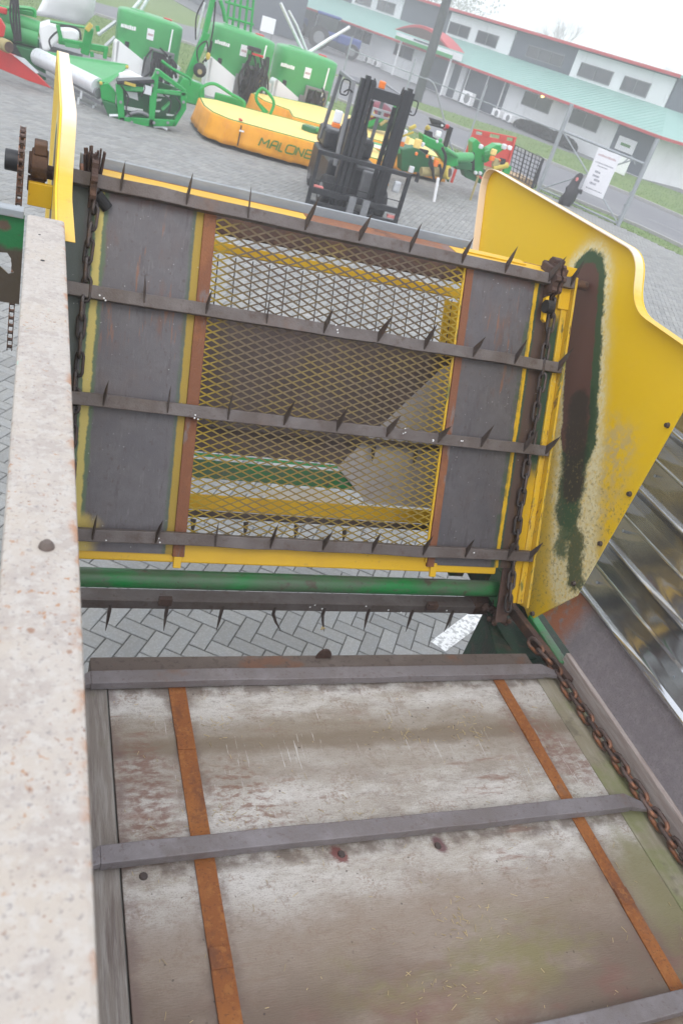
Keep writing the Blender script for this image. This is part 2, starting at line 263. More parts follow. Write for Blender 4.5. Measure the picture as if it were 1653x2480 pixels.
M['concrete'] = mat('pale_concrete', (.33, .325, .31), .85, 0, [(('noise', 1, ONE, .4, .7), (.38, .375, .36), .7), (('noise', 30, ONE, .45, .7, 3), (.27, .265, .25), .6)], .2, 100)
M['grass'] = mat('grass', (.115, .19, .045), .9, 0, [(('noise', .8, ONE, .4, .68), (.16, .22, .06), .8), (('noise', 6, ONE, .45, .7, 3), (.08, .14, .035), .7), (('noise', 30, ONE, .45, .68, 5), (.2, .25, .085), .6), (('noise', 1.7, ONE, .62, .7, 8), (.27, .3, .14), .6)], .8, 60)
M['blade'] = mat('grass_blade', (.12, .2, .05), .8, 0, rnd=.35)
M['green'] = mat('bright_green_paint', (.008, .32, .06), .25, 0, [(('noise', 3, ONE, .4, .7), (.008, .23, .045), .7), (('noise', 30, ONE, .62, .72, 3), (.05, .2, .06), .5)], .02, 40, spec=.5)
M['greenlight'] = mat('green_plastic', (.055, .33, .10), .38, 0, [(('noise', 4, ONE, .4, .7), (.045, .28, .085), .6)], .02, 40)
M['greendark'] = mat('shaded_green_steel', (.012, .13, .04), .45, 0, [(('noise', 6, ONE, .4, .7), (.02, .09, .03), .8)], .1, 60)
M['white'] = mat('white_plastic', (.86, .865, .875), .4, 0, [(('noise', 4, ONE, .5, .7), (.78, .78, .78), .5)], .02, 40)
M['canvas'] = mat('orange_canvas', (.78, .34, .012), .55, 0, [(('noise', 5, (1, 1, .5), .4, .68), (.66, .26, .01), .8), (('noise', 12, ONE, .6, .72, 3), (.85, .45, .05), .6), (('step', 2, .14, .06, .02, 6), (.6, .24, .03), .6)], .35, 9)
M['canvastop'] = mat('pale_yellow_canvas', (.86, .62, .20), .6, 0, [(('noise', 3, ONE, .4, .7), (.82, .62, .22), .8), (('noise', 14, ONE, .6, .72, 3), (.72, .42, .08), .6)], .3, 8)
M['print'] = mat('green_print', (.06, .2, .04), .6)
M['black'] = mat('black_steel', (.022, .023, .026), .42, .1, [(('noise', 8, ONE, .45, .7), (.04, .04, .043), .7), (('noise', 40, ONE, .6, .72, 3), (.075, .07, .065), .5)], .06, 60)
M['rubber'] = mat('black_rubber', (.018, .018, .019), .75, 0, [(('noise', 20, ONE, .4, .7), (.035, .034, .033), .7)], .3, 90)
M['greymetal'] = mat('grey_metal', (.20, .205, .215), .45, .3, [(('noise', 8, ONE, .4, .7), (.25, .255, .265), .7)], .05, 60)
M['silver'] = mat('silver_metal', (.68, .70, .72), .35, .25, [(('noise', 14, ONE, .45, .7), (.5, .52, .54), .6)], .03, 60)
M['red'] = mat('red_paint', (.52, .032, .028), .42, 0, [(('noise', 4, ONE, .45, .7), (.45, .04, .035), .7), (('noise', 20, ONE, .6, .72, 3), (.35, .08, .06), .5)], .05, 50)
M['redbrick'] = mat('red_steel_panel', (.58, .06, .04), .5, 0, [(('noise', 5, ONE, .45, .7), (.5, .07, .05), .7)], .05, 50)
M['orange'] = mat('orange_lens', (.85, .2, .02), .25, 0, spec=.6)
M['pink'] = mat('faded_red_plastic', (.7, .22, .2), .5)
M['maroon'] = mat('maroon_cover', (.16, .03, .05), .5, 0, [(('noise', 8, ONE, .45, .7), (.25, .08, .1), .6)])
M['yelplastic'] = mat('yellow_shaft_guard', (.55, .42, .06), .5, 0, [(('noise', 8, ONE, .45, .7), (.42, .32, .08), .7)])
M['olive'] = mat('dirty_yellow_guard', (.36, .3, .13), .6, 0, [(('noise', 8, ONE, .45, .7), (.28, .22, .1), .7)])
M['wall'] = mat('white_building_wall', (.76, .775, .785), .7, 0, [(('noise', .8, ONE, .4, .7), (.68, .695, .70), .7), (('noise', 4, (1, 1, .2), .58, .7, 3), (.5, .51, .51), .5)], .1, 30)
M['walldark'] = mat('dark_cladding', (.085, .10, .125), .55, 0, [(('noise', 2, ONE, .4, .7), (.10, .115, .14), .7)], .05, 30)
M['roof'] = mat('green_roof_steel', (.24, .41, .365), .55, .05, [(('noise', .7, ONE, .4, .7), (.28, .44, .40), .7), (('noise', 5, (.3, 1, 1), .55, .7, 3), (.20, .36, .315), .6)], .05, 20)
M['redtrim'] = mat('red_gutter', (.45, .045, .05), .5, 0, [(('noise', 2, ONE, .45, .7), (.38, .06, .06), .6)])
M['glass'] = mat('dark_window_glass', (.03, .036, .042), .08, 0, [(('noise', 1.2, ONE, .45, .7), (.05, .058, .062), .7)], spec=.8)
M['hedge'] = mat('dark_hedge_leaves', (.035, .035, .03), .8, 0, rnd=.4)
M['bark'] = mat('bare_bark', (.13, .115, .11), .85, 0, [(('noise', 5, (1, 1, .2), .45, .65), (.14, .125, .115), .7)], .3, 30)
M['leaf'] = mat('tree_leaves', (.055, .085, .035), .75, 0, rnd=.4)
M['post'] = mat('galvanised_post', (.30, .325, .345), .5, .25, [(('noise', 5, ONE, .4, .7), (.36, .385, .4), .7)], .03, 40)
M['darkpost'] = mat('dark_lamp_post', (.055, .065, .066), .6, .1, [(('noise', 2, ONE, .45, .7), (.08, .09, .09), .6)])
M['sign'] = mat('white_sign_face', (.80, .80, .84), .5, 0, [(('noise', 2, ONE, .45, .7), (.74, .74, .78), .5)])
M['signink'] = mat('grey_sign_print', (.25, .25, .3), .6)
M['inkpale'] = mat('pale_red_print', (.5, .36, .38), .6)
M['blue'] = mat('blue_paint', (.03, .06, .24), .5, 0, [(('noise', 2, ONE, .45, .7), (.06, .09, .25), .6)])
M['plywood'] = mat('plywood_pallet', (.40, .27, .14), .75, 0, [(('noise', 3, (1, 4, 1), .42, .66), (.47, .34, .19), .8)], .2, 40)
M['bundle'] = mat('black_plastic_wrap', (.022, .021, .023), .4, 0, [(('noise', 9, ONE, .45, .7), (.05, .05, .052), .7)], .6, 14)
lampm = bpy.data.materials.new('lit_lamp'); lampm.use_nodes = True
lb = lampm.node_tree.nodes['Principled BSDF']; lb.inputs['Base Color'].default_value = (1, .75, .3, 1); lb.inputs['Emission Color'].default_value = (1, .62, .12, 1); lb.inputs['Emission Strength'].default_value = 6
M['lamp'] = lampm

# ------------------------------------------------------------------ mesh builder
class MB:
    def __init__(s, off=None): s.v = []; s.f = []; s.off = off if off is not None else Vector((0, 0, 0))
    def add(s, vs, fs):
        b = len(s.v); s.v += [tuple(Vector(v) - s.off) for v in vs]; s.f += [tuple(i + b for i in q) for q in fs]; return s
    def box(s, c, d, m=None):
        c = Vector(c); x, y, z = d[0] / 2, d[1] / 2, d[2] / 2
        vs = [Vector(p) for p in ((-x, -y, -z), (x, -y, -z), (x, y, -z), (-x, y, -z), (-x, -y, z), (x, -y, z), (x, y, z), (-x, y, z))]
        vs = [(m @ v if m else v) + c for v in vs]
        return s.add(vs, [(0, 3, 2, 1), (4, 5, 6, 7), (0, 1, 5, 4), (1, 2, 6, 5), (2, 3, 7, 6), (3, 0, 4, 7)])
    def b2(s, lo, hi):
        return s.box([(a + b) / 2 for a, b in zip(lo, hi)], [b - a for a, b in zip(lo, hi)])
    def beam(s, p0, p1, w, h=None, up=(0, 0, 1)):
        p0, p1 = Vector(p0), Vector(p1); d = (p1 - p0); L = d.length; d.normalize(); h = h or w
        u = Vector(up); sx = d.cross(u)
        if sx.length < 1e-4: sx = d.cross(Vector((1, 0, 0)))
        sx.normalize(); sz = sx.cross(d)
        m = Matrix((sx, d, sz)).transposed()
        return s.box((p0 + p1) / 2, (w, L, h), m)
    def tube(s, pts, r, seg=8, cap=True, closed=False):
        pts = [Vector(p) for p in pts]; n = len(pts); rs = r if isinstance(r, (list, tuple)) else [r] * n
        vs = []; fs = []; u = None
        for i, p in enumerate(pts):
            if closed: d = pts[(i + 1) % n] - pts[i - 1]
            else: d = pts[min(i + 1, n - 1)] - pts[max(i - 1, 0)]
            d.normalize()
            if u is None:
                u = d.cross(Vector((0, 0, 1)))
                if u.length < 1e-3: u = d.cross(Vector((1, 0, 0)))
            u = (u - d * u.dot(d)).normalized(); w = d.cross(u)
            for k in range(seg):
                a = 2 * math.pi * k / seg; vs.append(p + (u * math.cos(a) + w * math.sin(a)) * rs[i])
        for i in range(n if closed else n - 1):
            j = (i + 1) % n
            for k in range(seg):
                k2 = (k + 1) % seg; fs.append((i * seg + k, i * seg + k2, j * seg + k2, j * seg + k))
        if cap and not closed: fs += [tuple(range(seg))[::-1], tuple((n - 1) * seg + k for k in range(seg))]
        return s.add(vs, fs)
    def cyl(s, p0, p1, r, seg=16, r2=None): return s.tube([p0, p1], [r, r if r2 is None else r2], seg)
    def prism(s, poly, axis, a, b):
        def P(u, v, t): return {0: (t, u, v), 1: (u, t, v), 2: (u, v, t)}[axis]
        n = len(poly); vs = [P(u, v, a) for u, v in poly] + [P(u, v, b) for u, v in poly]
        fs = [tuple(range(n))[::-1], tuple(range(n, 2 * n))] + [(i, (i + 1) % n, n + (i + 1) % n, n + i) for i in range(n)]
        return s.add(vs, fs)
    def loft(s, rings, cap=True):
        n = len(rings[0]); vs = [p for r in rings for p in r]; fs = []
        for i in range(len(rings) - 1):
            for k in range(n):
                k2 = (k + 1) % n; fs.append((i * n + k, i * n + k2, (i + 1) * n + k2, (i + 1) * n + k))
        if cap: fs += [tuple(range(n))[::-1], tuple((len(rings) - 1) * n + k for k in range(n))]
        return s.add(vs, fs)
    def sphere(s, c, r, seg=12, rings=8):
        c = Vector(c); r = r if isinstance(r, (tuple, list)) else (r, r, r); R_ = []
        for i in range(rings + 1):
            t = math.pi * (i + .02) / (rings + .04); R_.append([c + Vector((r[0] * math.sin(t) * math.cos(2 * math.pi * k / seg), r[1] * math.sin(t) * math.sin(2 * math.pi * k / seg), -r[2] * math.cos(t))) for k in range(seg)])
        return s.loft(R_)
    def mesh(s, name, m):
        me = bpy.data.meshes.new(name); me.from_pydata(s.v, [], s.f); me.update()
        if m is not None: me.materials.append(m)
        return me
    def build(s, name, m, parent=None, bevel=0, smooth=False, fix=True):
        me = s.mesh(name, M[m] if isinstance(m, str) else m)
        if fix:
            import bmesh
            bm = bmesh.new(); bm.from_mesh(me); bmesh.ops.recalc_face_normals(bm, faces=bm.faces); bm.to_mesh(me); bm.free()
        o = bpy.data.objects.new(name, me); COL.objects.link(o)
        if parent: o.parent = parent
        if bevel:
            md = o.modifiers.new('b', 'BEVEL'); md.width = bevel; md.segments = 2; md.limit_method = 'ANGLE'; md.angle_limit = rad(40)
        if smooth:
            for p in me.polygons: p.use_smooth = True
            try: me.set_sharp_from_angle(angle=rad(40))
            except Exception: pass
        return o
def tag(o, label=None, cat=None, group=None, kind=None):
    if label: o['label'] = label
    if cat: o['category'] = cat
    if group: o['group'] = group
    if kind: o['kind'] = kind
    return o
def thing(name, label, cat, loc=(0, 0, 0), rz=0, group=None):
    o = bpy.data.objects.new(name, None); COL.objects.link(o); o.location = loc; o.rotation_euler = (0, 0, rz); o.empty_display_size = .1
    return tag(o, label, cat, group)
def children(o): return [c for c in ALLKIDS.get(o.name, [])]
def dup(root, loc, rz, label, group=None):
    kids = {}
    for o in bpy.data.objects:
        if o.parent: kids.setdefault(o.parent.name, []).append(o)
    def cp(o, par):
        c = o.copy(); COL.objects.link(c)
        if par: c.parent = par
        for ch in kids.get(o.name, []): cp(ch, c)
        return c
    r = cp(root, None); r.location = loc; r.rotation_euler = (0, 0, rz); r['label'] = label
    if group: r['group'] = group
    return r
def sheet(name, poly, z, m, t=.02, parent=None, kind='structure'):
    o = MB().prism(poly, 2, z - t, z).build(name, m, parent)
    if kind: o['kind'] = kind
    return o

# ================================================================== setting: ground
import bmesh
def big_ground():
    o = MB().add([(-140, -40, -.09), (260, -40, -.09), (260, 340, -.09), (-140, 340, -.09)], [(0, 1, 2, 3)]).build('ground', 'grass'); tag(o, kind='structure')
big_ground()
YARD = [(-14, -8), (24, -8), (17.6, 17.2), (16.6, 20.4), (15.1, 23.5), (13.4, 26.4), (10, 26.9), (6, 27.2), (-14, 28.2)]
yard = sheet('yard', YARD, -.012, 'sand', .05)
ROADN = [(-60, 37), (-10, 38.6), (2, 39.6), (5, 39.2), (9, 36.6), (14.2, 29), (15.9, 24.6), (17.8, 21.6), (19.0, 17.5), (26, -8)]
ROADF = [(40, -8), (25.2, 18), (23.9, 26), (23, 29), (20, 34.6), (17.5, 37.6), (13, 45), (8.5, 50), (2.7, 46.6), (-10, 45.6), (-60, 44)]
sheet('road', ROADN + ROADF, -.03, 'asphalt', .05)
sheet('car_park', [(11, 48.6), (14.5, 46.5), (19.4, 44.1), (24.8, 43.0), (29.4, 37.6), (34, 36), (30, 60), (20, 110), (5, 110)], -.04, 'asphalt', .04)
def kerb(name, pts, w=.14, h=.11):
    mb = MB()
    for a, b in zip(pts[:-1], pts[1:]): mb.beam((a[0], a[1], -.03), (b[0], b[1], -.03), w, 2 * h)
    tag(mb.build(name, 'concrete', None, .01), kind='structure')
kerb('kerb', ROADN[2:9]); kerb('kerb', ROADF[1:8])
mb = MB()
for a, b in zip([(16.9, 31.0), (18.6, 27.5), (20.1, 24.2), (21.2, 20.9)], [(17.8, 29.2), (19.4, 25.8), (20.8, 22.4), (21.7, 19.3)]):
    mb.beam((a[0], a[1], -.026), (b[0], b[1], -.026), .09, .004)
tag(mb.build('lane_marking', 'linepaint'), kind='structure')

# pavers, herringbone: the nearest ones in view are single pieces, the rest one joined part
def inside(p, poly):
    x, y = p; r = False
    for (x0, y0), (x1, y1) in zip(poly, poly[1:] + poly[:1]):
        if (y0 > y) != (y1 > y) and x < (x1 - x0) * (y - y0) / (y1 - y0) + x0: r = not r
    return r
def paver_layout():
    a = rad(-32.7); ca, sa = math.cos(a), math.sin(a); W = .1; out = []
    for i in range(-360, 360):
        for j in range(-120, 420):
            k = (i - j) % 4
            if k == 0: cx, cy, rot = (i + 1) * W, (j + .5) * W, 0
            elif k == 3: cx, cy, rot = (i + .5) * W, (j + 1) * W, 1
            else: continue
            x, y = cx * ca - cy * sa, cx * sa + cy * ca
            if y < .3 or y > 28 or x < -4 or x > 19: continue
            q = project((x, y, 0))
            if q is None or not (-50 < q[0] < 1700 and -40 < q[1] < 2520): continue
            if q[0] > 190 and q[1] > 1640: continue                 # under the wagon floor
            if not inside((x, y), YARD): continue
            out.append((x, y, a + rot * math.pi / 2, q))
    return out
PAV = paver_layout()
def paver_verts(L=.1945, W=.0945, h=.03, b=.004):
    return ([(-L/2, -W/2, -h), (L/2, -W/2, -h), (L/2, W/2, -h), (-L/2, W/2, -h), (-L/2, -W/2, -b), (L/2, -W/2, -b), (L/2, W/2, -b), (-L/2, W/2, -b),
             (-L/2 + b, -W/2 + b, 0), (L/2 - b, -W/2 + b, 0), (L/2 - b, W/2 - b, 0), (-L/2 + b, W/2 - b, 0)],
            [(0, 1, 5, 4), (1, 2, 6, 5), (2, 3, 7, 6), (3, 0, 4, 7), (4, 5, 9, 8), (5, 6, 10, 9), (6, 7, 11, 10), (7, 4, 8, 11), (8, 9, 10, 11)])
def score(p):
    x, y = p[3]
    if 190 < x < 1260 and 1330 < y < 1640: return 0
    if x < 60 and 740 < y < 1500: return 0
    return 1
PAV.sort(key=lambda p: (score(p), p[0] ** 2 + p[1] ** 2))
pv, pf = paver_verts(); pme = MB().add(pv, pf).mesh('paver', M['paver'])
for x, y, a, q in PAV[:300]:
    o = bpy.data.objects.new('paver', pme); COL.objects.link(o); o.parent = yard
    o.location = (x, y, random.uniform(-.0015, .0015)); o.rotation_euler = (random.gauss(0, .004), random.gauss(0, .004), a + random.gauss(0, .006))
vs = []; fs = []
for x, y, a, q in PAV[300:]:
    b = len(vs); ca, sa = math.cos(a), math.sin(a); dz = random.uniform(-.0015, .0015); tx, ty = random.gauss(0, .004), random.gauss(0, .004)
    vs += [(x + u * ca - v * sa, y + u * sa + v * ca, w + dz + u * tx + v * ty) for u, v, w in pv]; fs += [tuple(i + b for i in f) for f in pf]
mb = MB(); mb.v = vs; mb.f = fs
o = mb.build('paver_field', 'paver', yard, fix=False); o['kind'] = 'stuff'
o = MB().prism([(3.16, 3.46), (2.60, 3.10), (2.53, 3.19), (3.09, 3.56)], 2, .0015, .004).build('painted_line', 'whitepaint'); tag(o, kind='structure')

# grass tufts on the verge nearest the yard
VERGE = [(17.6, 17.4), (16.6, 20.6), (15.1, 23.7), (13.4, 26.6), (10, 27.1), (6, 27.4), (-4, 27.9), (-4, 38.4), (2, 39.3), (5, 38.9), (9, 36.3), (14.0, 29), (15.7, 24.6), (17.6, 21.6), (18.7, 17.5)]
FARV = [(14.3, 44.0), (17.7, 37.7), (20.2, 34.7), (23.2, 29), (24.1, 26), (25.4, 18), (36, 20), (31, 36.6), (29.4, 37.5), (24.8, 42.9), (19.4, 44.0), (14.5, 46.3)]
sheet('grass_verge', VERGE, .0, 'grass', .04); sheet('grass_verge', FARV, -.005, 'grass', .04)
vs = []; fs = []
for poly, n, hh in ((VERGE, 15000, .06), (FARV, 9000, .07)):
    xs = [p[0] for p in poly]; ys = [p[1] for p in poly]; k = 0
    while k < n:
        x, y = random.uniform(min(xs), max(xs)), random.uniform(min(ys), max(ys))
        if not inside((x, y), poly): continue
        k += 1; a = random.uniform(0, 6.28); h = random.uniform(.4, 1.2) * hh; w = .014; b = len(vs); lx, ly = random.gauss(0, .02), random.gauss(0, .02)
        vs += [(x - w * math.cos(a), y - w * math.sin(a), -.01), (x + w * math.cos(a), y + w * math.sin(a), -.01), (x + lx, y + ly, h)]; fs.append((b, b + 1, b + 2))
mb = MB(); mb.v = vs; mb.f = fs
tag(mb.build('grass', 'blade', fix=False), 'short green grass on the verges along the road', 'grass', kind='stuff')

# ================================================================== the feed-out wagon
wag = thing('feed_wagon', 'old yellow and green feed-out wagon with chain floor and spiked elevator in the foreground', 'farm wagon', O)
def W(): return MB(O)
LEAN = math.atan(.507); sL, cL = math.sin(LEAN), math.cos(LEAN)
def EP(x, z, n=0.0):                       # elevator plane at height z, n metres out towards the floor
    return Vector((x, 1.685 + .507 * z - n * cL, z + n * sL))
ED = Vector((0, sL, cL)); EN = Vector((0, -cL, sL))
def wavy(mb, x0, x1, corner, n=14, j=.0012):
    # a bar along X whose four long edges wander slightly; corner(k, x) gives corner k
    vs = []
    for i in range(n + 1):
        x = x0 + (x1 - x0) * i / n; d = Vector((0, random.gauss(0, j), random.gauss(0, j)))
        for k in range(4): vs.append(corner(k, x) + d + Vector((0, random.gauss(0, j * .5), random.gauss(0, j * .5))))
    fs = [(0, 3, 2, 1), tuple(n * 4 + k for k in range(4))]
    for i in range(n):
        for k in range(4): k2 = (k + 1) % 4; fs.append((i * 4 + k, i * 4 + k2, i * 4 + 4 + k2, i * 4 + 4 + k))
    return mb.add(vs, fs)
def eslab(mb, x0, x1, z0, z1, n0, n1):
    a = [EP(x0, z0, n0), EP(x1, z0, n0), EP(x1, z1, n0), EP(x0, z1, n0), EP(x0, z0, n1), EP(x1, z0, n1), EP(x1, z1, n1), EP(x0, z1, n1)]
    return mb.add(a, [(0, 1, 2, 3), (4, 7, 6, 5), (0, 4, 5, 1), (1, 5, 6, 2), (2, 6, 7, 3), (3, 7, 4, 0)])
# ---- floor
W().b2((.353, -.7, .972), (2.160, 2.03, 1.0)).build('deck_board', 'deck', wag, .003)
W().b2((.252, -.7, .975), (.347, 2.02, 1.003)).build('side_board', 'timber', wag, .004)
W().b2((2.166, -.7, .970), (2.305, 2.03, .997)).build('side_board', 'timbergreen', wag, .004)
for x0, x1, js in ((.560, .621, (2.0, 1.70, .99, -.7)), (1.932, 1.985, (2.0, 1.65, .98, -.7))):
    for k, (ya, yb) in enumerate(zip(js[:-1], js[1:])):
        mb = W(); mb.b2((x0, yb - (.05 if k < 2 else 0), 1.0005), (x1, ya, 1.0065 - .0015 * (k % 2)))
        if k < 2: mb.b2((x0 + .001, yb - .03, 1.006), (x1 - .001, yb + .028, 1.0105))
        mb.build('wear_strip', 'rust', wag, .0015)
def floor_bar(yc):
    x0, x1 = .292, 2.185
    mb = W(); wavy(mb, x0, x1, lambda k, x: Vector((x, yc + (-.029, .029, .029, -.029)[k], (1.012, 1.012, 1.046, 1.046)[k])), 14, .0009)
    # flattened lug ends that hook into the chain
    mb.add([(x1, yc - .029, 1.046), (x1, yc + .029, 1.046), (2.262, yc - .012, 1.036), (2.262, yc - .044, 1.036), (x1, yc - .029, 1.02), (x1, yc + .029, 1.02), (2.262, yc - .012, 1.022), (2.262, yc - .044, 1.022)],
           [(0, 1, 2, 3), (7, 6, 5, 4), (0, 3, 7, 4), (1, 5, 6, 2), (3, 2, 6, 7), (0, 4, 5, 1)])
    mb.add([(x0, yc - .029, 1.046), (x0, yc + .029, 1.046), (.215, yc - .012, 1.036), (.215, yc - .044, 1.036), (x0, yc - .029, 1.02), (x0, yc + .029, 1.02), (.215, yc - .012, 1.022), (.215, yc - .044, 1.022)],
           [(0, 3, 2, 1), (7, 4, 5, 6), (0, 4, 7, 3), (1, 2, 6, 5), (3, 7, 6, 2), (0, 1, 5, 4)])
    mb.build('floor_bar', 'floorbar', wag, .003)
for yc in (1.966, 1.301, .640): floor_bar(yc)
# ---- end channel with a lug
mb = W(); mb.b2((.300, 2.035, .90), (2.205, 2.118, .985)); mb.build('end_channel', 'channelbrown', wag, .004)
W().b2((.31, 2.006, .985), (2.2, 2.034, .992)).build('end_strip', 'ruststrip', wag, .001)
mb = W()
mb.prism([(1.205 + .0 + .034 * math.cos(t), .985 + .05 * math.sin(t)) for t in [math.pi * k / 8 for k in range(9)]] , 1, 2.098, 2.106).build('chain_lug', 'brown', wag, .002)
# bolts and coach screws on the floor
for x, y in ((.412, 1.247), (1.36, 1.235), (1.02, 1.245)):
    W().tube([(x, y, 1.0), (x, y, 1.005)], [.013, .010], 10).build('bolt_head', 'tine', wag)
# ---- chains: one link mesh, alternately turned
def link_mesh(p=.064, w=.0198, r=.0092):
    pts = []; h = .052 - r
    for k in range(5): a = -math.pi / 2 + math.pi * k / 4; pts.append((h * .62 + w * math.cos(a), w * math.sin(a), 0))
    for k in range(5): a = math.pi / 2 + math.pi * k / 4; pts.append((-h * .62 + w * math.cos(a), w * math.sin(a), 0))
    return MB().tube(pts, r, 6, closed=True).mesh('chain_link', M['chain'])
LM = link_mesh()
for p in LM.polygons: p.use_smooth = True
M['chaindark'] = mat('greasy_chain_steel', (.062, .052, .05), .5, .35, [(('noise', 12, ONE, .5, .68), (.12, .075, .055), .7), (('noise', 40, ONE, .5, .7, 3), (.11, .1, .1), .7)], .3, 150, rnd=.3)
LM2 = link_mesh(w=.0135, r=.0064); LM2.materials.clear(); LM2.materials.append(M['chaindark'])
for p in LM2.polygons: p.use_smooth = True
def chain(path, lm=None):
    path = [Vector(p) for p in path]; tot = 0; k = 0; pitch = .064
    for a, b in zip(path[:-1], path[1:]):
        d = b - a; n = max(1, round(d.length / pitch)); dn = d.normalized()
        sx = dn.cross(Vector((1, 0, 0)).cross(dn)).normalized()
        for i in range(n):
            c = a + d * ((i + .5) / n); o = bpy.data.objects.new('chain_link', lm or LM); COL.objects.link(o); o.parent = wag
            z = Vector((1, 0, 0)).cross(dn).normalized(); y = z.cross(dn)
            m = Matrix((dn, y, z)).transposed()
            ang = rad(28 if k % 2 else 112) + random.gauss(0, .12)
            o.matrix_local = Matrix.Translation(c - O + Vector((random.gauss(0, .0025), 0, 0))) @ (m @ Matrix.Rotation(ang, 3, 'X')).to_4x4()
            k += 1
chain([(2.272, .3, 1.030), (2.272, 1.0, 1.032), (2.268, 1.62, 1.030), (2.262, 2.02, 1.028), (2.235, 2.16, 1.02)])
chain([EP(2.108, 2.36, .008), EP(2.112, 1.9, .0), EP(2.104, 1.5, -.006), EP(2.112, 1.22, 0), EP(2.118, 1.13, 0)], LM2)
chain([EP(.205, 2.40, .01), EP(.190, 2.2, .015), EP(.188, 1.8, .0), EP(.19, 1.25, 0)], LM2)
mb = W()
for bx, bz in ((.24, 2.10), (.62, 1.765), (.52, 1.345), (1.47, 1.79), (1.6, 1.775), (1.74, 1.77), (.33, 1.34), (1.1, 2.12), (1.9, 1.36)):
    for q in range(random.randint(1, 3)): mb.sphere(EP(bx + random.gauss(0, .012), bz + random.gauss(0, .008), .0195), (.0035, .002, .0035), 6, 4)
for bx in (1.25, 1.27, 1.31, 1.52, 1.64, 1.71, 1.95): mb.sphere((bx, 2.4455, .95 + random.gauss(0, .008)), (.004, .002, .004), 6, 4)
mb.build('bird_dropping', 'white', wag)['kind'] = 'stuff'
# ---- side rail and side walls
W().b2((-.006, -.9, 2.40), (.084, 2.19, 2.50)).build('side_rail', 'rail', wag, .006)
W().tube([(.045, .826, 2.50), (.045, .826, 2.504), (.045, .826, 2.509)], [.010, .009, .005], 12).build('bolt_head', 'channelbrown', wag, 0, True)
for x, y, r in ((.025, 2.04, .003), (.033, 1.863, .005)): W().tube([(x, y, 2.4985), (x, y, 2.5006)], r, 10).build('bolt_hole', 'rubber', wag)
W().b2((.020, -.9, .98), (.060, 2.15, 2.40)).build('side_wall', 'sidesteel', wag)
# right wall: timber rail, flat steel skirt, shiny ribbed panel
W().b2((2.318, -.7, .985), (2.352, 2.02, 1.085)).build('wall_timber', 'timberred', wag, .004)
W().add([(2.338, -.7, 1.086), (2.338, 2.28, 1.086), (2.366, 2.16, 1.35), (2.366, -.7, 1.35), (2.36, -.7, 1.086), (2.36, 2.28, 1.086), (2.385, 2.16, 1.35), (2.385, -.7, 1.35)],
        [(0, 1, 2, 3), (7, 6, 5, 4), (0, 4, 5, 1), (1, 5, 6, 2), (2, 6, 7, 3), (3, 7, 4, 0)]).build('wall_skirt', 'sidesteel', wag)
prof = [(2.362, 1.335)]
for zc in (1.355, 1.62, 1.895, 2.165, 2.43):
    prof += [(2.338, zc - .016), (2.331, zc - .004), (2.334, zc + .002), (2.3495, zc + .0108), (2.355, zc + .06), (2.360, zc + .118), (2.3555, zc + .122), (2.363, zc + .13), (2.365, zc + .19), (2.359, zc + .235)]
mb = W(); n = len(prof); ys = [-.7, .6, 1.4, 2.20]
vs = [(x + random.gauss(0, .0008), y, z) for y in ys for x, z in prof]
mb.add(vs, [(i * n + k, i * n + k + 1, (i + 1) * n + k + 1, (i + 1) * n + k) for i in range(3) for k in range(n - 1)])
o = mb.build('ribbed_wall_panel', 'stainless', wag, 0, True)
md = o.modifiers.new('s', 'SOLIDIFY'); md.thickness = .004
for zc, ys in ((1.49, (2.1, 1.55)), (1.755, (2.12, 1.6)), (2.03, (2.12,))):
    for y in ys: W().tube([(2.360, y, zc - .06), (2.352, y, zc - .06)], [.009, .006], 10).build('rivet', 'galv', wag)
# ---- yellow side plates with folded rims
def rounded(pts, rr, n=6):
    out = []; m_ = len(pts)
    for i in range(m_):
        p = Vector(pts[i]); a = Vector(pts[i - 1]); b = Vector(pts[(i + 1) % m_]); r = rr[i]
        if r == 0: out.append(tuple(p)); continue
        u = (a - p).normalized(); v = (b - p).normalized(); q0 = p + u * r; q1 = p + v * r
        for k in range(n + 1):
            t = k / n; out.append(tuple(q0 * (1 - t) ** 2 + p * 2 * t * (1 - t) + q1 * t * t))
    return out
PRO = [(3.86, 2.02), (4.20, 2.655), (2.70, 2.665), (2.585, 2.470), (2.125, 2.470), (2.125, 1.33), (2.305, 1.015), (2.42, 1.05), (2.85, 1.62)]
RP = rounded(PRO, [0, .16, .09, .10, 0, 0, 0, 0, 0])
def side_plate(x, sgn):
    pl = W().prism(RP, 0, x, x + .006 * sgn).build('side_plate', 'plate', wag)
    # rim: folded 38 mm flange round back, top and step
    i1 = 22
    pts = RP[0:i1 + 1]; a, b = (x - .042 * sgn, x - .0005 * sgn)
    vs = []; fs = []
    for y, z in pts: vs += [(a, y, z), (b, y, z)]
    n = len(pts)
    # inner copies give the flange a thickness
    cx_, cz_ = 2.9, 2.0
    for y, z in pts:
        d = Vector((cx_ - y, cz_ - z)).normalized() * .006; vs += [(a, y + d.x, z + d.y), (b, y + d.x, z + d.y)]
    for i in range(n - 1):
        fs += [(2*i, 2*i+1, 2*i+3, 2*i+2), (2*n+2*i, 2*n+2*i+2, 2*n+2*i+3, 2*n+2*i+1), (2*i, 2*i+2, 2*n+2*i+2, 2*n+2*i), (2*i+1, 2*n+2*i+1, 2*n+2*i+3, 2*i+3)]
    fs += [(0, 2*n, 2*n+1, 1), (2*n-2, 2*n-1, 4*n-1, 4*n-2)]
    W().add(vs, fs).build('plate_rim', 'yellowpale', pl, .002)
    return pl
side_plate(2.312, 1)
side_plate(.070, -1)
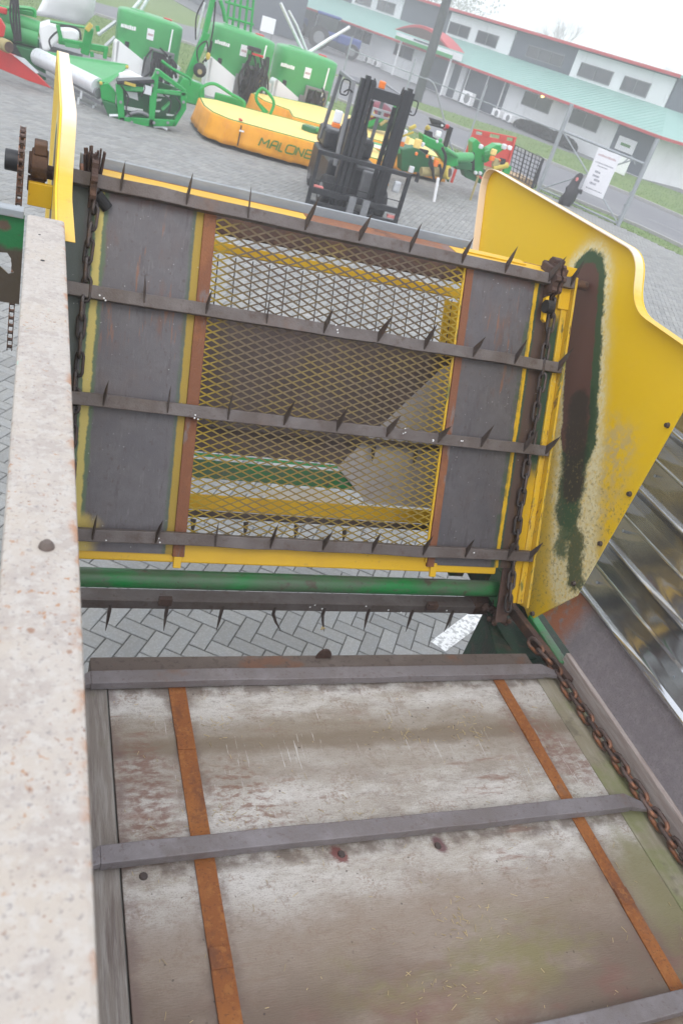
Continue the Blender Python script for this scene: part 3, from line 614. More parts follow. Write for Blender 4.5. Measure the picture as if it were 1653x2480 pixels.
for y, z in ((2.14, 2.18), (2.135, 1.86), (2.14, 1.60), (2.16, 1.36), (2.29, 1.06)):
    W().tube([(2.312, y + .012, z), (2.300, y + .012, z)], [.012, .009], 10).build('plate_bolt', 'tine', wag)
# ---- elevator frame
eslab(W(), .088, .583, 1.292, 2.44, -.034, -.028).build('elevator_panel', 'panel', wag)
eslab(W(), 1.712, 2.178, 1.292, 2.44, -.034, -.028).build('elevator_panel', 'panel', wag)
eslab(W(), .579, .624, 1.285, 2.43, -.040, -.020).build('mesh_edge_strip', 'ruststrip', wag, .002)
eslab(W(), 1.680, 1.714, 1.285, 2.43, -.040, -.020).build('mesh_edge_strip', 'ruststrip', wag, .002)
eslab(W(), 2.176, 2.206, 1.145, 2.47, -.05, -.018).build('channel_flange', 'yellowworn', wag, .004)
eslab(W(), 2.206, 2.218, 1.135, 2.46, -.045, .014).build('channel_lip', 'yellowworn', wag, .003)
eslab(W(), 2.085, 2.145, 1.06, 1.30, -.05, -.04).build('chain_guide', 'brown', wag, .003)
eslab(W(), 2.146, 2.176, 1.145, 1.292, -.045, -.030).build('channel_foot', 'yellow', wag, .003)
mb = W(); eslab(mb, .150, 2.045, 1.262, 1.345, -.052, -.036); mb.build('bottom_sill', 'yellow', wag, .006)
for x in (.585, 1.70): eslab(W(), x, x + .03, 1.245, 1.30, -.036, -.022).build('sill_bracket', 'yellow', wag, .003)
# top cross members
W().b2((.15, 2.945, 2.405), (2.20, 3.055, 2.452)).build('top_cross_member', 'rustdull', wag, .003)
W().b2((.20, 2.95, 2.4515), (.97, 3.03, 2.4545)).build('painted_edge', 'yellow', wag, .001)
W().b2((1.62, 2.95, 2.4515), (2.18, 3.03, 2.4545)).build('painted_edge', 'yellow', wag, .001)
W().b2((.150, 3.072, 2.43), (1.74, 3.088, 2.482)).build('back_rail', 'galv', wag, .003)
mb = W(); mb.b2((1.69, 3.03, 2.36), (1.98, 3.036, 2.46)); mb.b2((1.69, 2.98, 2.455), (1.98, 3.036, 2.461)); mb.build('top_bracket', 'yellow', wag, .002)
# ---- expanded mesh screen (one sheet of diamond strands)
def screen(x0, x1, z0, z1, n, name, m, w=.066, h=.029, t=.0045, dz=.0026):
    mb = W(); L = (z1 - z0) / cL; rows = int(L / (h / 2)); cols = int((x1 - x0) / (w / 2))
    for j in range(rows):
        for i in range(cols):
            xa = x0 + i * w / 2; xb = xa + w / 2
            s0, s1 = j * h / 2, (j + 1) * h / 2
            if (i + j) % 2: s0, s1 = s1, s0
            a = EP(xa, z0 + s0 * cL, n); b = EP(xb, z0 + s1 * cL, n)
            d = (b - a).normalized(); p = EN.cross(d).normalized() * (t / 2)
            q = EN * dz * (1 if (i + j) % 2 else -.3)
            q2 = EN * .004
            mb.add([a + p + q, b + p - q, b - p - q - q2, a - p + q - q2, a + p + q - EN * .003, b + p - q - EN * .003, b - p - q - q2 - EN * .003, a - p + q - q2 - EN * .003],
                   [(0, 1, 2, 3), (7, 6, 5, 4), (0, 4, 5, 1), (3, 2, 6, 7)])
    return mb.build(name, m, wag, fix=False)
screen(.618, 1.688, 1.335, 2.415, -.026, 'mesh_screen', 'screen', t=.0056)
eslab(W(), 1.670, 1.679, 1.30, 2.43, -.036, -.027).build('mesh_edge_strip', 'yellowworn', wag, .001)
# ---- spiked bars
def tine(mb, x, z, tilt, lean, flip=1):
    # triangular blade welded on the bar face, point out and up
    h = .040; b0 = EP(x, z, .018) - ED * .0 ; th = .0028
    p0 = b0 - ED * h * .98 * .5; p1 = b0 + ED * h * .52
    tip = b0 + ED * (.080 + lean) * flip + EN * ((.044 if x < .95 else .062) + tilt * .8) + Vector((tilt, 0, 0))
    m1 = p0 * .52 + tip * .48 + ED * .001 + EN * .004 + Vector((tilt * .2, 0, 0))
    m2 = p1 * .5 + tip * .5 - EN * .001
    tx = Vector((th, 0, 0))
    return mb.add([p0 - tx, p1 - tx, m2 - tx, tip, m1 - tx, p0 + tx, p1 + tx, m2 + tx, m1 + tx],
           [(0, 1, 2, 4), (2, 3, 4), (8, 7, 6, 5), (8, 3, 7), (0, 5, 6, 1), (1, 6, 7, 2), (2, 7, 3), (4, 3, 8), (0, 4, 8, 5)])
XA = [.28, .505, .73, .95, 1.17, 1.39, 1.63, 1.84, 2.06, 2.178]
XB = [.39, .61, .84, 1.07, 1.30, 1.51, 1.74, 1.95, 2.178]
for zb, xs in ((2.436, XA), (2.112, XB), (1.782, XA), (1.352, XA)):
    bar = W()
    wavy(bar, .118, 2.200, lambda k, x: EP(x, zb + (-.022, -.022, .019, .019)[k], (-.022, .018, .018, -.022)[k]))
    br = bar.build('spiked_bar', 'bar', wag, .003)
    for x in xs:
        t = W(); tine(t, x, zb + .001, random.gauss(0, .007) + (.012 if x > .85 else 0), random.gauss(0, .008)); t.build('tine', 'tine', br)
# return bars behind the screen, points down
for zb, xs in ((1.725, (1.535, 1.754)), (1.378, (.73, .964, 1.2, 1.438))):
    bar = W(); eslab(bar, .2, 2.15, zb - .004, zb + .02, -.43, -.405); br = bar.build('spiked_bar', 'tine', wag, .003)
    for x in xs:
        t = W(); b0 = EP(x, zb, -.405)
        t.tube([b0 - ED * .015, b0 - ED * .05, b0 - ED * .085], [.012, .009, .001], 6); t.build('tine', 'tine', br)
# lower bar with hanging spikes, seen through the gap
mb = W(); mb.b2((.2, 2.452, .962), (2.16, 2.52, .968)); mb.b2((.2, 2.446, .925), (2.16, 2.453, .968)); br = mb.build('spiked_bar', 'bar', wag, .002)
for k, x in enumerate((.395, .624, .856, 1.09, 1.323, 1.544, 1.77, 1.988)):
    t = W(); bend = {3: .055, 4: .028}.get(k, random.gauss(0, .004))
    t.tube([(x, 2.450, .945), (x, 2.447, .905), (x + bend * .35, 2.44, .865), (x + bend, 2.432, .815)], [.0085, .008, .006, .001], 8); t.build('tine', 'tine', br, 0, True)
W().tube([(1.335, 2.44, .84), (1.345, 2.435, .835), (1.33, 2.43, .828)], [.002, .012, .003], 6).build('dirt_lump', 'straw', br)
for x in (.585, 1.83):
    W().b2((x - .004, 2.425, .96), (x + .05, 2.45, .995)).build('bar_clip', 'brown', br, .002)
# cross tube
W().cyl((.15, 2.42, 1.108), (2.155, 2.42, 1.108), .0385, 24).build('cross_tube', 'greenpaint', wag, 0, True)
# green end frames round the lower shaft
mb = W(); mb.prism([(2.42, .94), (2.72, .97), (2.86, 1.16), (2.62, 1.30), (2.44, 1.20)], 0, 2.17, 2.182); mb.build('end_frame', 'greenframe', wag, .003)
W().b2((2.135, 2.36, 1.04), (2.17, 2.49, 1.20)).build('tube_lug', 'greenpaint', wag, .006)
W().add([(1.84, 2.72, 1.255), (2.17, 2.72, 1.255), (2.17, 2.72, .93), (2.09, 2.72, .93), (1.84, 2.735, 1.255), (2.17, 2.735, 1.255), (2.17, 2.735, .93), (2.09, 2.735, .93)],
        [(0, 1, 2, 3), (7, 6, 5, 4), (0, 4, 5, 1), (1, 5, 6, 2), (2, 6, 7, 3), (3, 7, 4, 0)]).build('corner_gusset', 'greenframe', wag, .003)
W().cyl((2.10, 2.50, .95), (2.23, 2.50, .95), .06, 18).build('lower_sprocket', 'brown', wag)
W().add([(2.09, 2.14, .93), (2.31, 2.14, .93), (2.31, 2.55, .88), (2.205, 2.50, .90), (2.09, 2.14, .55), (2.31, 2.14, .55), (2.31, 2.55, .55), (2.205, 2.50, .55)],
        [(0, 1, 2, 3), (7, 6, 5, 4), (0, 4, 5, 1), (1, 5, 6, 2), (2, 6, 7, 3), (3, 7, 4, 0)]).build('corner_post', 'greenframe', wag, .006)
W().beam((2.292, 1.9, 1.02), (2.262, 2.42, 1.005), .035, .05).build('chain_guard', 'brown', wag, .004)
W().b2((2.20, -.7, .84), (2.40, 2.46, .925)).build('side_sill', 'greenframe', wag, .003)
W().b2((2.325, 2.02, .985), (2.44, 2.50, 1.02)).build('corner_infill', 'greenframe', wag, .003)
W().beam((2.318, 2.00, 1.03), (2.322, 2.31, 1.03), .045, .03).build('frame_rail', 'greenpaint', wag, .004)
# hooked tine end at the bottom of the right chain
W().tube([(2.14, 2.40, 1.045), (2.20, 2.36, 1.06), (2.245, 2.33, 1.05)], [.02, .014, .002], 8).build('chain_hook', 'tine', wag)
mb = W()
for k in range(26): 
    c = Vector((random.uniform(2.10, 2.24), random.uniform(2.28, 2.42), random.uniform(.985, 1.03))); mb.sphere(c, random.uniform(.008, .02), 6, 4)
mb.build('grease_dirt', 'brown', wag)['kind'] = 'stuff'
# ---- top shaft ends
W().cyl((.02, 2.945, 2.425), (.19, 2.945, 2.425), .022, 14).build('top_shaft', 'brown', wag, 0, True)
W().cyl((2.02, 2.955, 2.43), (2.30, 2.955, 2.43), .02, 14).build('top_shaft', 'brown', wag, 0, True)
def sprocket(xc, yc, zc, r, n, t=.012, name='sprocket', m='brown'):
    poly = []
    for k in range(n):
        for da, rr in ((-.3, r * .86), (-.12, r), (.12, r), (.3, r * .86)):
            a = 2 * math.pi * (k + da) / n; poly.append((yc + rr * math.cos(a), zc + rr * math.sin(a)))
    return W().prism(poly, 0, xc - t / 2, xc + t / 2).build(name, m, wag)
sprocket(.190, 2.93, 2.43, .088, 9, .02); sprocket(2.085, 2.945, 2.43, .085, 9, .024); sprocket(2.115, 2.945, 2.43, .085, 9, .016)
W().cyl((.205, 2.90, 2.40), (.245, 2.90, 2.36), .02, 14).build('rubber_stop', 'rubber', wag)
# worn dirty hub bunch on the left shaft
mb = W()
for k in range(9): mb.beam((.165 + k * .006, 2.95, 2.44), (.155 + k * .007 + random.gauss(0, .003), 2.935 + random.gauss(0, .01), 2.535 + random.gauss(0, .008)), .006, .012)
mb.build('twine_wrap', 'brown', wag)
# drive side: hub, sprocket, roller chain, bearing
W().cyl((-.085, 2.90, 2.45), (-.038, 2.90, 2.45), .033, 20).build('shaft_hub', 'black', wag, .003, True)
sprocket(-.036, 2.90, 2.45, .092, 13, .008, 'drive_sprocket')
def bearing():
    mb = W(); mb.cyl((-.006, 2.90, 2.455), (.045, 2.90, 2.455), .05, 9); mb.cyl((-.014, 2.90, 2.455), (.02, 2.90, 2.455), .036, 12); mb.b2((.0, 2.86, 2.49), (.04, 2.94, 2.525)); mb.cyl((-.014, 2.90, 2.39), (.04, 2.90, 2.39), .025, 10); mb.build('bearing_housing', 'brown', wag, .004, True)
bearing()
rl = MB().tube([(-.008, 0, 0), (.008, 0, 0)], .006, 8); 
for sx in (-.009, .006):
    rl.b2((sx, -.007, -.013), (sx + .003, .007, .013))
RLM = rl.mesh('roller_link', M['chain'])
cp = []
for k in range(11):
    a = rad(20 + k * 16); cp.append((2.90 - .1 * math.cos(a) * -1, 2.45 + .1 * math.sin(a), a))
for k in range(24): 
    t = k * .025; cp.append((2.802 - t * .12, 2.45 - t, math.pi))
for k in range(20): 
    t = k * .025; cp.append((2.995 + t * .02, 2.45 - t, 0))
for y, z, a in cp:
    o = bpy.data.objects.new('roller_link', RLM); COL.objects.link(o); o.parent = wag; o.location = Vector((-.036, y, z)) - O; o.rotation_euler = (a, 0, 0)
W().b2((-.01, 2.84, 2.335), (.065, 2.86, 2.41)).build('bearing_tab', 'yellow', wag, .003)
# right shaft bearing plate
eslab(W(), 2.150, 2.226, 2.335, 2.500, -.020, -.012).build('bearing_plate', 'yellow', wag, .006)
W().tube([EP(2.20, 2.455, -.012), EP(2.20, 2.455, .0)], .012, 10).build('bearing_bolt', 'brown', wag)
mb = W(); mb.b2((2.06, 2.91, 2.43), (2.15, 2.99, 2.49)); mb.b2((2.075, 2.93, 2.47), (2.13, 2.97, 2.52)); mb.build('shaft_block', 'brown', wag, .006)
W().cyl((2.055, 2.84, 2.34), (2.09, 2.84, 2.34), .028, 14).build('rubber_stop', 'rubber', wag)
W().add([EP(2.06, 2.28, .0), EP(2.06, 2.36, .0), EP(2.075, 2.37, .0), EP(2.075, 2.27, .0), EP(2.06, 2.28, .02), EP(2.06, 2.36, .02), EP(2.075, 2.37, .02), EP(2.075, 2.27, .02)], [(0, 1, 2, 3), (7, 6, 5, 4), (0, 4, 5, 1), (1, 5, 6, 2), (2, 6, 7, 3), (3, 7, 4, 0)]).build('bearing_tab', 'yellow', wag)
# green drive bracket outside the left rail
mb = W(); mb.prism([(-.30, 2.21), (-.012, 2.21), (-.012, 2.46), (-.30, 2.46)], 1, 2.30, 2.306); o = mb.build('drive_cover', 'greenbr' if False else 'greenframe', wag)
M['greenbr'] = mat('rusty_green_cover', (.014, .15, .05), .5, 0, [(('step', 2, 2.375, 2.355, .03, 14), (.07, .05, .042), .95), (('seg', (0, 2), (ox(-.065), 2.425), (ox(-.062), 2.425), .016, .006, .008, 30), (.11, .065, .05), .95), (('noise', 30, ONE, .6, .7, 3), (.06, .05, .04), .7)], .2, 90)
o.data.materials[0] = M['greenbr']
# worn hole in the cover shows the yard behind
hole = W().prism([(-.072, 2.315), (-.07, 2.35), (-.05, 2.352), (-.04, 2.338), (-.036, 2.31), (-.03, 2.30), (-.045, 2.293)], 1, 2.25, 2.35).build('cover_hole', 'rubber', wag)
bmod = o.modifiers.new('h', 'BOOLEAN'); bmod.object = hole; bmod.operation = 'DIFFERENCE'
dg = bpy.context.evaluated_depsgraph_get(); me2 = bpy.data.meshes.new_from_object(o.evaluated_get(dg)); o.modifiers.clear(); o.data = me2
bpy.data.objects.remove(hole)
W().b2((-.30, 2.285, 2.455), (-.014, 2.33, 2.475)).build('cover_lip', 'galv', wag, .002)
# ---- structure behind the screen (cross tray)
def reslab(x0, x1, z0, z1, n0, n1):
    dz = -(n0 + n1) / 2 * sL; return eslab(W(), x0, x1, z0 + dz, z1 + dz, n0, n1)
def repoly(pts, n0, n1):
    dz = -(n0 + n1) / 2 * sL; k = len(pts); vs = [EP(x, z + dz, n0) for x, z in pts] + [EP(x, z + dz, n1) for x, z in pts]
    return W().add(vs, [tuple(range(k))[::-1], tuple(range(k, 2 * k))] + [(i, (i + 1) % k, k + (i + 1) % k, k + i) for i in range(k)])
reslab(.58, 2.05, 2.235, 2.30, -.455, -.43).build('rear_cross_member', 'brown', wag, .003)
reslab(.58, 2.05, 2.168, 2.204, -.46, -.44).build('rear_rail', 'yellow', wag, .003)
reslab(1.83, 2.05, 1.92, 2.15, -.46, -.445).build('rear_rail', 'yellow', wag, .003)
reslab(.50, 2.12, 1.405, 1.915, -.49, -.47).build('rear_sheet', 'rearbrown', wag)
repoly([(1.88, 1.88), (1.385, 1.405), (1.56, 1.262), (2.08, 1.262), (2.08, 1.88)], -.462, -.452).build('chute_sheet', 'rearlight', wag)
reslab(.50, 1.45, 1.392, 1.404, -.48, -.46).build('rear_edge', 'greenlight', wag)
reslab(.50, 2.05, 1.300, 1.372, -.50, -.47).build('rear_rail', 'greenpaint', wag, .003)
reslab(.50, 1.15, 1.285, 1.298, -.53, -.52).build('liner_edge', 'galv', wag)
repoly([(.95, 1.262), (1.12, 1.285), (1.28, 1.305), (1.40, 1.29), (1.50, 1.25), (1.3, 1.24)], -.47, -.465).build('tray_liner', 'rearwhite', wag)
reslab(.50, 2.05, 1.195, 1.255, -.46, -.44).build('rear_rail', 'yellow', wag, .003)
reslab(.50, 2.05, 1.165, 1.19, -.46, -.44).build('rear_channel', 'brown', wag, .003)
# upright wires of the rear guard
mb = W()
for k in range(18):
    x = .66 + k * .075; mb.tube([EP(x, 2.115, -.44), EP(x, 2.36, -.44)], .0028, 5)
mb.build('rear_guard_wires', 'tine', wag)
# wagon legs / chassis to the ground, out of view but real
for x in (.25, 2.1):
    W().b2((x - .05, -.8, .70), (x + .05, 2.1, .90)).build('chassis_beam', 'greenframe', wag, .005)
for x in (-.15, 2.45):
    wheel = W().cyl((x - .14, -.55, .40), (x + .14, -.55, .40), .40, 28).build('wheel', 'rubber', wag, .02, True)
    W().cyl((x - .145, -.55, .40), (x + .145, -.55, .40), .2, 20).build('rim', 'yellow', wheel)
W().cyl((-.2, -.55, .40), (2.5, -.55, .40), .045, 12).build('axle', 'greenframe', wag)
# straw and chaff lying about the floor
mb = MB()
for k in range(520):
    x, y = random.uniform(.36, 2.28), random.uniform(.25, 2.0)
    if random.random() < .5:
        cx_, cy_ = random.choice([(.72, 1.42), (.66, 1.78), (1.32, .98), (1.4, 1.72), (1.05, 1.35), (1.7, 1.7), (1.2, .8)]); x, y = random.gauss(cx_, .07), random.gauss(cy_, .04)
    if not (.36 < x < 2.15): continue
    if abs(y - 1.966) < .035 or abs(y - 1.301) < .035 or abs(y - .64) < .035: continue
    if .555 < x < .626 or 1.928 < x < 1.99: continue
    a = random.uniform(0, 6.28); L = random.choice([.006, .01, .014, .022]); mb.beam((x, y, 1.0015), (x + L * math.cos(a), y + L * math.sin(a), 1.0025 + random.uniform(0, .004)), .0012, .0010)
tag(mb.build('straw', 'straw', fix=False), 'bits of dry straw and chaff scattered on the wooden wagon floor', 'straw', kind='stuff')

# ================================================================== yard machines and what lies beyond
def at(px, py, Y):
    d = RM @ Vector(((px - 826.5) / F, (py - 1240) / F, 1)); t = Y / d.y
    return Vector((d.x * t, Y, CAMH + d.z * t))
def ground(px, py, z=0):
    d = RM @ Vector(((px - 826.5) / F, (py - 1240) / F, 1)); t = (z - CAMH) / d.z
    return Vector((d.x * t, d.y * t, z))
def arc(c, r, a0, a1, n, pl='xz'):
    out = []
    for k in range(n + 1):
        a = rad(a0 + (a1 - a0) * k / n)
        out.append((c[0] + r * math.cos(a), c[1], c[2] + r * math.sin(a)) if pl == 'xz' else (c[0] + r * math.cos(a), c[1] + r * math.sin(a), c[2]))
    return out
def smooth_path(pts, n=6):
    pts = [Vector(p) for p in pts]; out = []
    P_ = [pts[0]] + pts + [pts[-1]]
    for i in range(1, len(P_) - 2):
        p0, p1, p2, p3 = P_[i - 1:i + 3]
        for k in range(n):
            t = k / n; out.append(.5 * ((2 * p1) + (p2 - p0) * t + (2 * p0 - 5 * p1 + 4 * p2 - p3) * t * t + (3 * p1 - p0 - 3 * p2 + p3) * t ** 3))
    out.append(pts[-1]); return out
def hose(name, pts, r, parent, m='rubber', seg=6): return MB().tube(smooth_path(pts), r, seg).build(name, m, parent, 0, True)

# ---- forklift
fk = thing('forklift', 'black forklift with raised load backrest and orange beacon parked in the yard', 'forklift', (5.47, 14.15, 0), rad(-5))
for s in (-1, 1):
    mb = MB()
    for k, (dx, dy, w, top) in enumerate(((0, 0, .075, 2.26), (.085, .03, .075, 2.30), (.155, .07, .06, 2.24))):
        x = s * (.30 + dx); mb.b2((x - w / 2, dy - .05, .06), (x + w / 2, dy + .07, top))
    mb.b2((s * .40 - .02, .07, .1), (s * .40 + .02, .12, 2.2))
    mb.build('mast_rail', 'black', fk, .006)
    hose('mast_hose', [(s * .22, .02, .3), (s * .225, .0, 1.2), (s * .23, .0, 2.1), (s * .27, .06, 2.28)], .014, fk)
    MB().cyl((s * .20, .06, .12), (s * .20, .06, 1.95), .032, 12).build('lift_cylinder', 'black', fk, 0, True)
MB().b2((-.32, -.02, 1.98), (.32, .05, 2.16)).build('mast_crosshead', 'black', fk, .01)
MB().b2((-.3, .02, .30), (.3, .06, .40)).build('mast_crosshead', 'black', fk, .01)
mb = MB()
for z in (1.70, 1.80): mb.b2((-.28, .36, z), (.30, .40, z + .035))
for x in (-.28, -.09, .1, .27): mb.b2((x, .355, 1.70), (x + .04, .405, 1.835))
mb.build('guard_grille', 'silver', fk, .004)
g_ = MB()
for x in (-.50, .50): g_.beam((x, .30, .75), (x * .92, .62, 2.10), .07, .05); g_.beam((x * .92, .62, 2.10), (x * .92, 1.75, 2.12), .07, .06); g_.beam((x * .92, 1.75, 2.12), (x, 1.95, .9), .07, .05)
for k in range(7): g_.b2((-.46, .66 + k * .17, 2.08), (.46, .70 + k * .17, 2.12))
g_.build('overhead_guard', 'greymetal', fk, .008)
mb = MB(); mb.cyl((.08, .75, 2.12), (.08, .75, 2.24), .06, 14); mb.build('beacon', 'orange', fk, .015, True)
mb = MB()   # load backrest
x0, x1 = -.93, .76
for x in (x0, x1): mb.b2((x - .035, -.20, .10), (x + .035, -.13, 1.02))
mb.b2((x0 - .035, -.20, .95), (x1 + .035, -.13, 1.025))
mb.build('load_backrest', 'black', fk, .008)
mb = MB(); mb.b2((x0, -.18, .52), (x1, -.165, .535)); 
for x in (-.45, .3): mb.b2((x, -.18, .3), (x + .015, -.165, .96))
mb.build('backrest_rod', 'black', fk)
mb = MB(); mb.b2((x0, -.18, .30), (x1, -.08, .40)); mb.b2((x0, -.16, .10), (x1, -.06, .17)); mb.build('fork_carriage', 'black', fk, .008)
for x in (-.16, .10):
    mb = MB(); mb.b2((x - .065, -.27, .04), (x + .065, -.22, .42)); mb.b2((x - .065, -1.15, .03), (x + .065, -.22, .07)); mb.build('fork', 'greymetal', fk, .006)
for x in (-.80, .72): MB().b2((x - .13, -.14, .40 if x < 0 else .2), (x + .10, -.05, .43 if x < 0 else .25)).build('marker_flap', 'pink', fk, .01)
mb = MB(); mb.b2((-.55, .55, .18), (.55, 2.25, .80)); mb.b2((-.5, 1.6, .80), (.5, 2.35, 1.15)); mb.build('body', 'black', fk, .06)
mb = MB(); mb.b2((-.40, .46, .22), (-.12, .56, .75)); mb.b2((.10, .46, .22), (.36, .56, .78)); mb.build('front_panel', 'greymetal', fk, .03)
rings = []
for z, w, d in ((.80, .26, .10), (1.0, .29, .1), (1.25, .28, .09), (1.40, .22, .08), (1.45, .1, .05)):
    rings.append([(w * math.cos(2 * math.pi * k / 14), 1.45 + d * math.sin(2 * math.pi * k / 14) + (z - .8) * .15, z) for k in range(14)])
MB().loft(rings).build('seat', 'rubber', fk, 0, True)
MB().tube([(-.05 + .17 * math.cos(2 * math.pi * k / 16), .85 + .15 * math.sin(2 * math.pi * k / 16), 1.12 + .06 * math.sin(2 * math.pi * k / 16)) for k in range(16)], .015, 6, closed=True).build('steering_wheel', 'rubber', fk, 0, True)
MB().tube([(-.05, .62, .7), (-.05, .83, 1.1)], .035, 10).build('steering_column', 'black', fk, 0, True)
for s in (-1, 1):
    w = MB().cyl((s * .42, .42, .28), (s * .62, .42, .28), .28, 24).build('wheel', 'rubber', fk, .03, True); MB().cyl((s * .44, .42, .28), (s * .63, .42, .28), .14, 16).build('rim', 'greymetal', w)
    w = MB().cyl((s * .36, 1.95, .24), (s * .54, 1.95, .24), .24, 22).build('wheel', 'rubber', fk, .03, True); MB().cyl((s * .38, 1.95, .24), (s * .55, 1.95, .24), .12, 16).build('rim', 'greymetal', w)
    lt = MB().b2((s * .62 - .07, .42, 1.42), (s * .62 + .07, .52, 1.62)).build('head_lamp', 'white', fk, .02)
    MB().b2((s * .62 - .072, .415, 1.34), (s * .62 + .072, .52, 1.418)).build('indicator', 'orange', lt, .015)
    hose('mirror_stay', [(s * .46, .55, 1.95), (s * .56, .45, 1.98), (s * .64, .42, 1.92)], .012, fk)
    MB().tube([(s * .64 + .075 * (abs(math.cos(a)) ** .5) * (1 if math.cos(a) > 0 else -1), .41, 2.0 + .12 * (abs(math.sin(a)) ** .5) * (1 if math.sin(a) > 0 else -1)) for a in [2 * math.pi * k / 20 for k in range(20)]], .013, 6, closed=True).build('mirror', 'black', fk, 0, True)
MB().b2((.58, -.02, .62), (.72, .08, .82)).build('work_lamp', 'silver', fk, .04)
MB().beam((.56, .3, 1.52), (.75, .3, 1.64), .035).build('lever', 'yelplastic', fk, .01)

# ---- disc mowers with canvas skirts
def skirted_mower(label, outline, front, z0, z1, loc, rightlogo):
    t = thing('disc_mower', label, 'mower', loc)
    L = Vector((loc[0], loc[1], 0)); pts = [Vector((x, y, 0)) - L for x, y in outline]
    c = sum(pts, Vector()) / len(pts)
    # resample for a soft, slightly creased skirt
    dense = []
    for a, b in zip(pts, pts[1:] + pts[:1]):
        n = max(1, int((b - a).length / .12)); dense += [a + (b - a) * k / n for k in range(n)]
    n = len(dense); vs = []; fs = []
    zs = [z1, z1 - .03, z1 * .6, z0 + .12, z0]
    for j, z in enumerate(zs):
        for k, p in enumerate(dense):
            d = (p - c).normalized(); w = (math.sin(k * 1.9 + 1) * .012 + math.sin(k * .61) * .018 + random.gauss(0, .004)) * j / 3
            q = p + d * (.015 + .03 * j + w); vs.append((q.x, q.y, z + (random.gauss(0, .006) if j == 4 else 0)))
    for j in range(4):
        for k in range(n):
            k2 = (k + 1) % n; fs.append((j * n + k, j * n + k2, (j + 1) * n + k2, (j + 1) * n + k))
    o = MB().add(vs, fs).build('skirt', 'canvas', t, 0, True); md = o.modifiers.new('s', 'SOLIDIFY'); md.thickness = .006
    vs = [(p.x, p.y, z1 + .004) for p in dense] + [(c.x + (p.x - c.x) * .8, c.y + (p.y - c.y) * .75, z1 + .035) for p in dense]
    fs = [(k, (k + 1) % n, n + (k + 1) % n, n + k) for k in range(n)] + [tuple(range(n, 2 * n))]
    MB().add(vs, fs).build('canopy', 'canvastop', t, 0, True)
    MB().tube([(p.x, p.y, z1 + .002) for p in dense], .014, 6, closed=True).build('canopy_frame', 'green', t, 0, True)
    inn = [c + (p - c) * .8 for p in pts]
    MB().prism([(p.x, p.y) for p in inn], 2, .05, .3).build('cutter_bar', 'greymetal', t)
    return t
m1 = skirted_mower('yellow canvas covered disc mower with green lettering on its long front skirt', [(3.38, 19.9), (3.32, 18.9), (3.42, 18.3), (3.70, 17.95), (4.6, 17.86), (5.7, 17.80), (7.35, 17.75), (7.5, 18.2), (7.5, 19.9), (6.6, 20.2), (5.6, 20.25), (4.4, 20.15), (3.8, 20.2)], None, .08, .56, (5.4, 19.0, 0), True)
# the maker's word on the skirt, drawn with strokes
def word(parent, x0, z0, h, y, w, sh=.18):
    G = {'M': [[(0, 0), (.05, 1), (.5, .35), (.95, 1), (1, 0)]], 'A': [[(0, 0), (.1, .75), (.25, 1), (.9, 1), (1, .85), (1, 0)], [(.08, .45), (1, .45)]], 'L': [[(0, 1), (0, 0), (.9, 0)]],
         'O': [[(.15, 0), (0, .15), (0, .85), (.15, 1), (.9, 1), (1.05, .85), (1.05, .15), (.9, 0), (.15, 0)]], 'N': [[(0, 0), (0, 1), (.95, 0), (.95, 1)]], 'E': [[(.95, 0), (0, 0), (0, 1), (.95, 1)], [(0, .5), (.85, .5)]]}
    x = x0
    for ch in 'MALONE':
        mb = MB(); cw = w * (1.15 if ch in 'MO' else .62 if ch == 'L' else .9)
        for st in G[ch]:
            for a, b in zip(st[:-1], st[1:]):
                p0 = (x + a[0] * cw + a[1] * h * sh, y(x), z0 + a[1] * h); p1 = (x + b[0] * cw + b[1] * h * sh, y(x + cw), z0 + b[1] * h)
                mb.beam(p0, p1, .006, .03, up=(0, 1, 0)) if False else mb.beam(p0, p1, .03, .006, up=(0, -1, 0))
        mb.build('letter', 'print', parent); x += cw + w * .28
    # two-leaf emblem
    mb = MB()
    for dx, dz, s, rot in ((.10, .11, .055, 40), (.17, .13, .04, 80), (.135, .045, .03, 20)):
        pts = [(dx + s * math.cos(rad(a)) * (1.3 if k % 2 else 1), dz + s * .9 * math.sin(rad(a))) for k, a in enumerate(range(0, 360, 45))]
        mb.prism([(x + px, z0 + pz) for px, pz in pts], 1, y(x) - .003, y(x) + .003)
    mb.build('leaf_emblem', 'print', parent)
L1 = Vector((5.4, 19.0, 0))
word(m1, 4.36 - L1.x, .24, .165, lambda x: (17.752 - .052 * (x + 1.0)) - L1.y - .035, .165)
MB().box((3.95 - L1.x, 17.825 - L1.y, .32), (.02, .03, .40)).build('skirt_slit', 'rubber', m1)
MB().box((3.97 - L1.x, 17.80 - L1.y, .42), (.10, .02, .03)).build('strap', 'white', m1)
MB().box((3.95 - L1.x, 18.0 - L1.y, .60), (.05, .16, .03)).build('flag', 'red', m1)
mb = MB(); mb.cyl((5.75 - L1.x, 18.95 - L1.y, .58), (5.75 - L1.x, 18.95 - L1.y, .70), .20, 16); mb.build('pivot_pad', 'greendark', m1, .03, True)
MB().beam((5.85 - L1.x, 18.85 - L1.y, .69), (8.3 - L1.x, 18.5 - L1.y, .74), .17, .09).build('mower_arm', 'greenlight', m1, .02)
MB().beam((6.75 - L1.x, 18.628 - L1.y, .70), (7.5 - L1.x, 18.52 - L1.y, .71), .02, .07).build('arm_label', 'white', m1)
MB().sphere((5.95 - L1.x, 18.75 - L1.y, .70), .05, 10, 6).build('pivot_bolt', 'orange', m1)
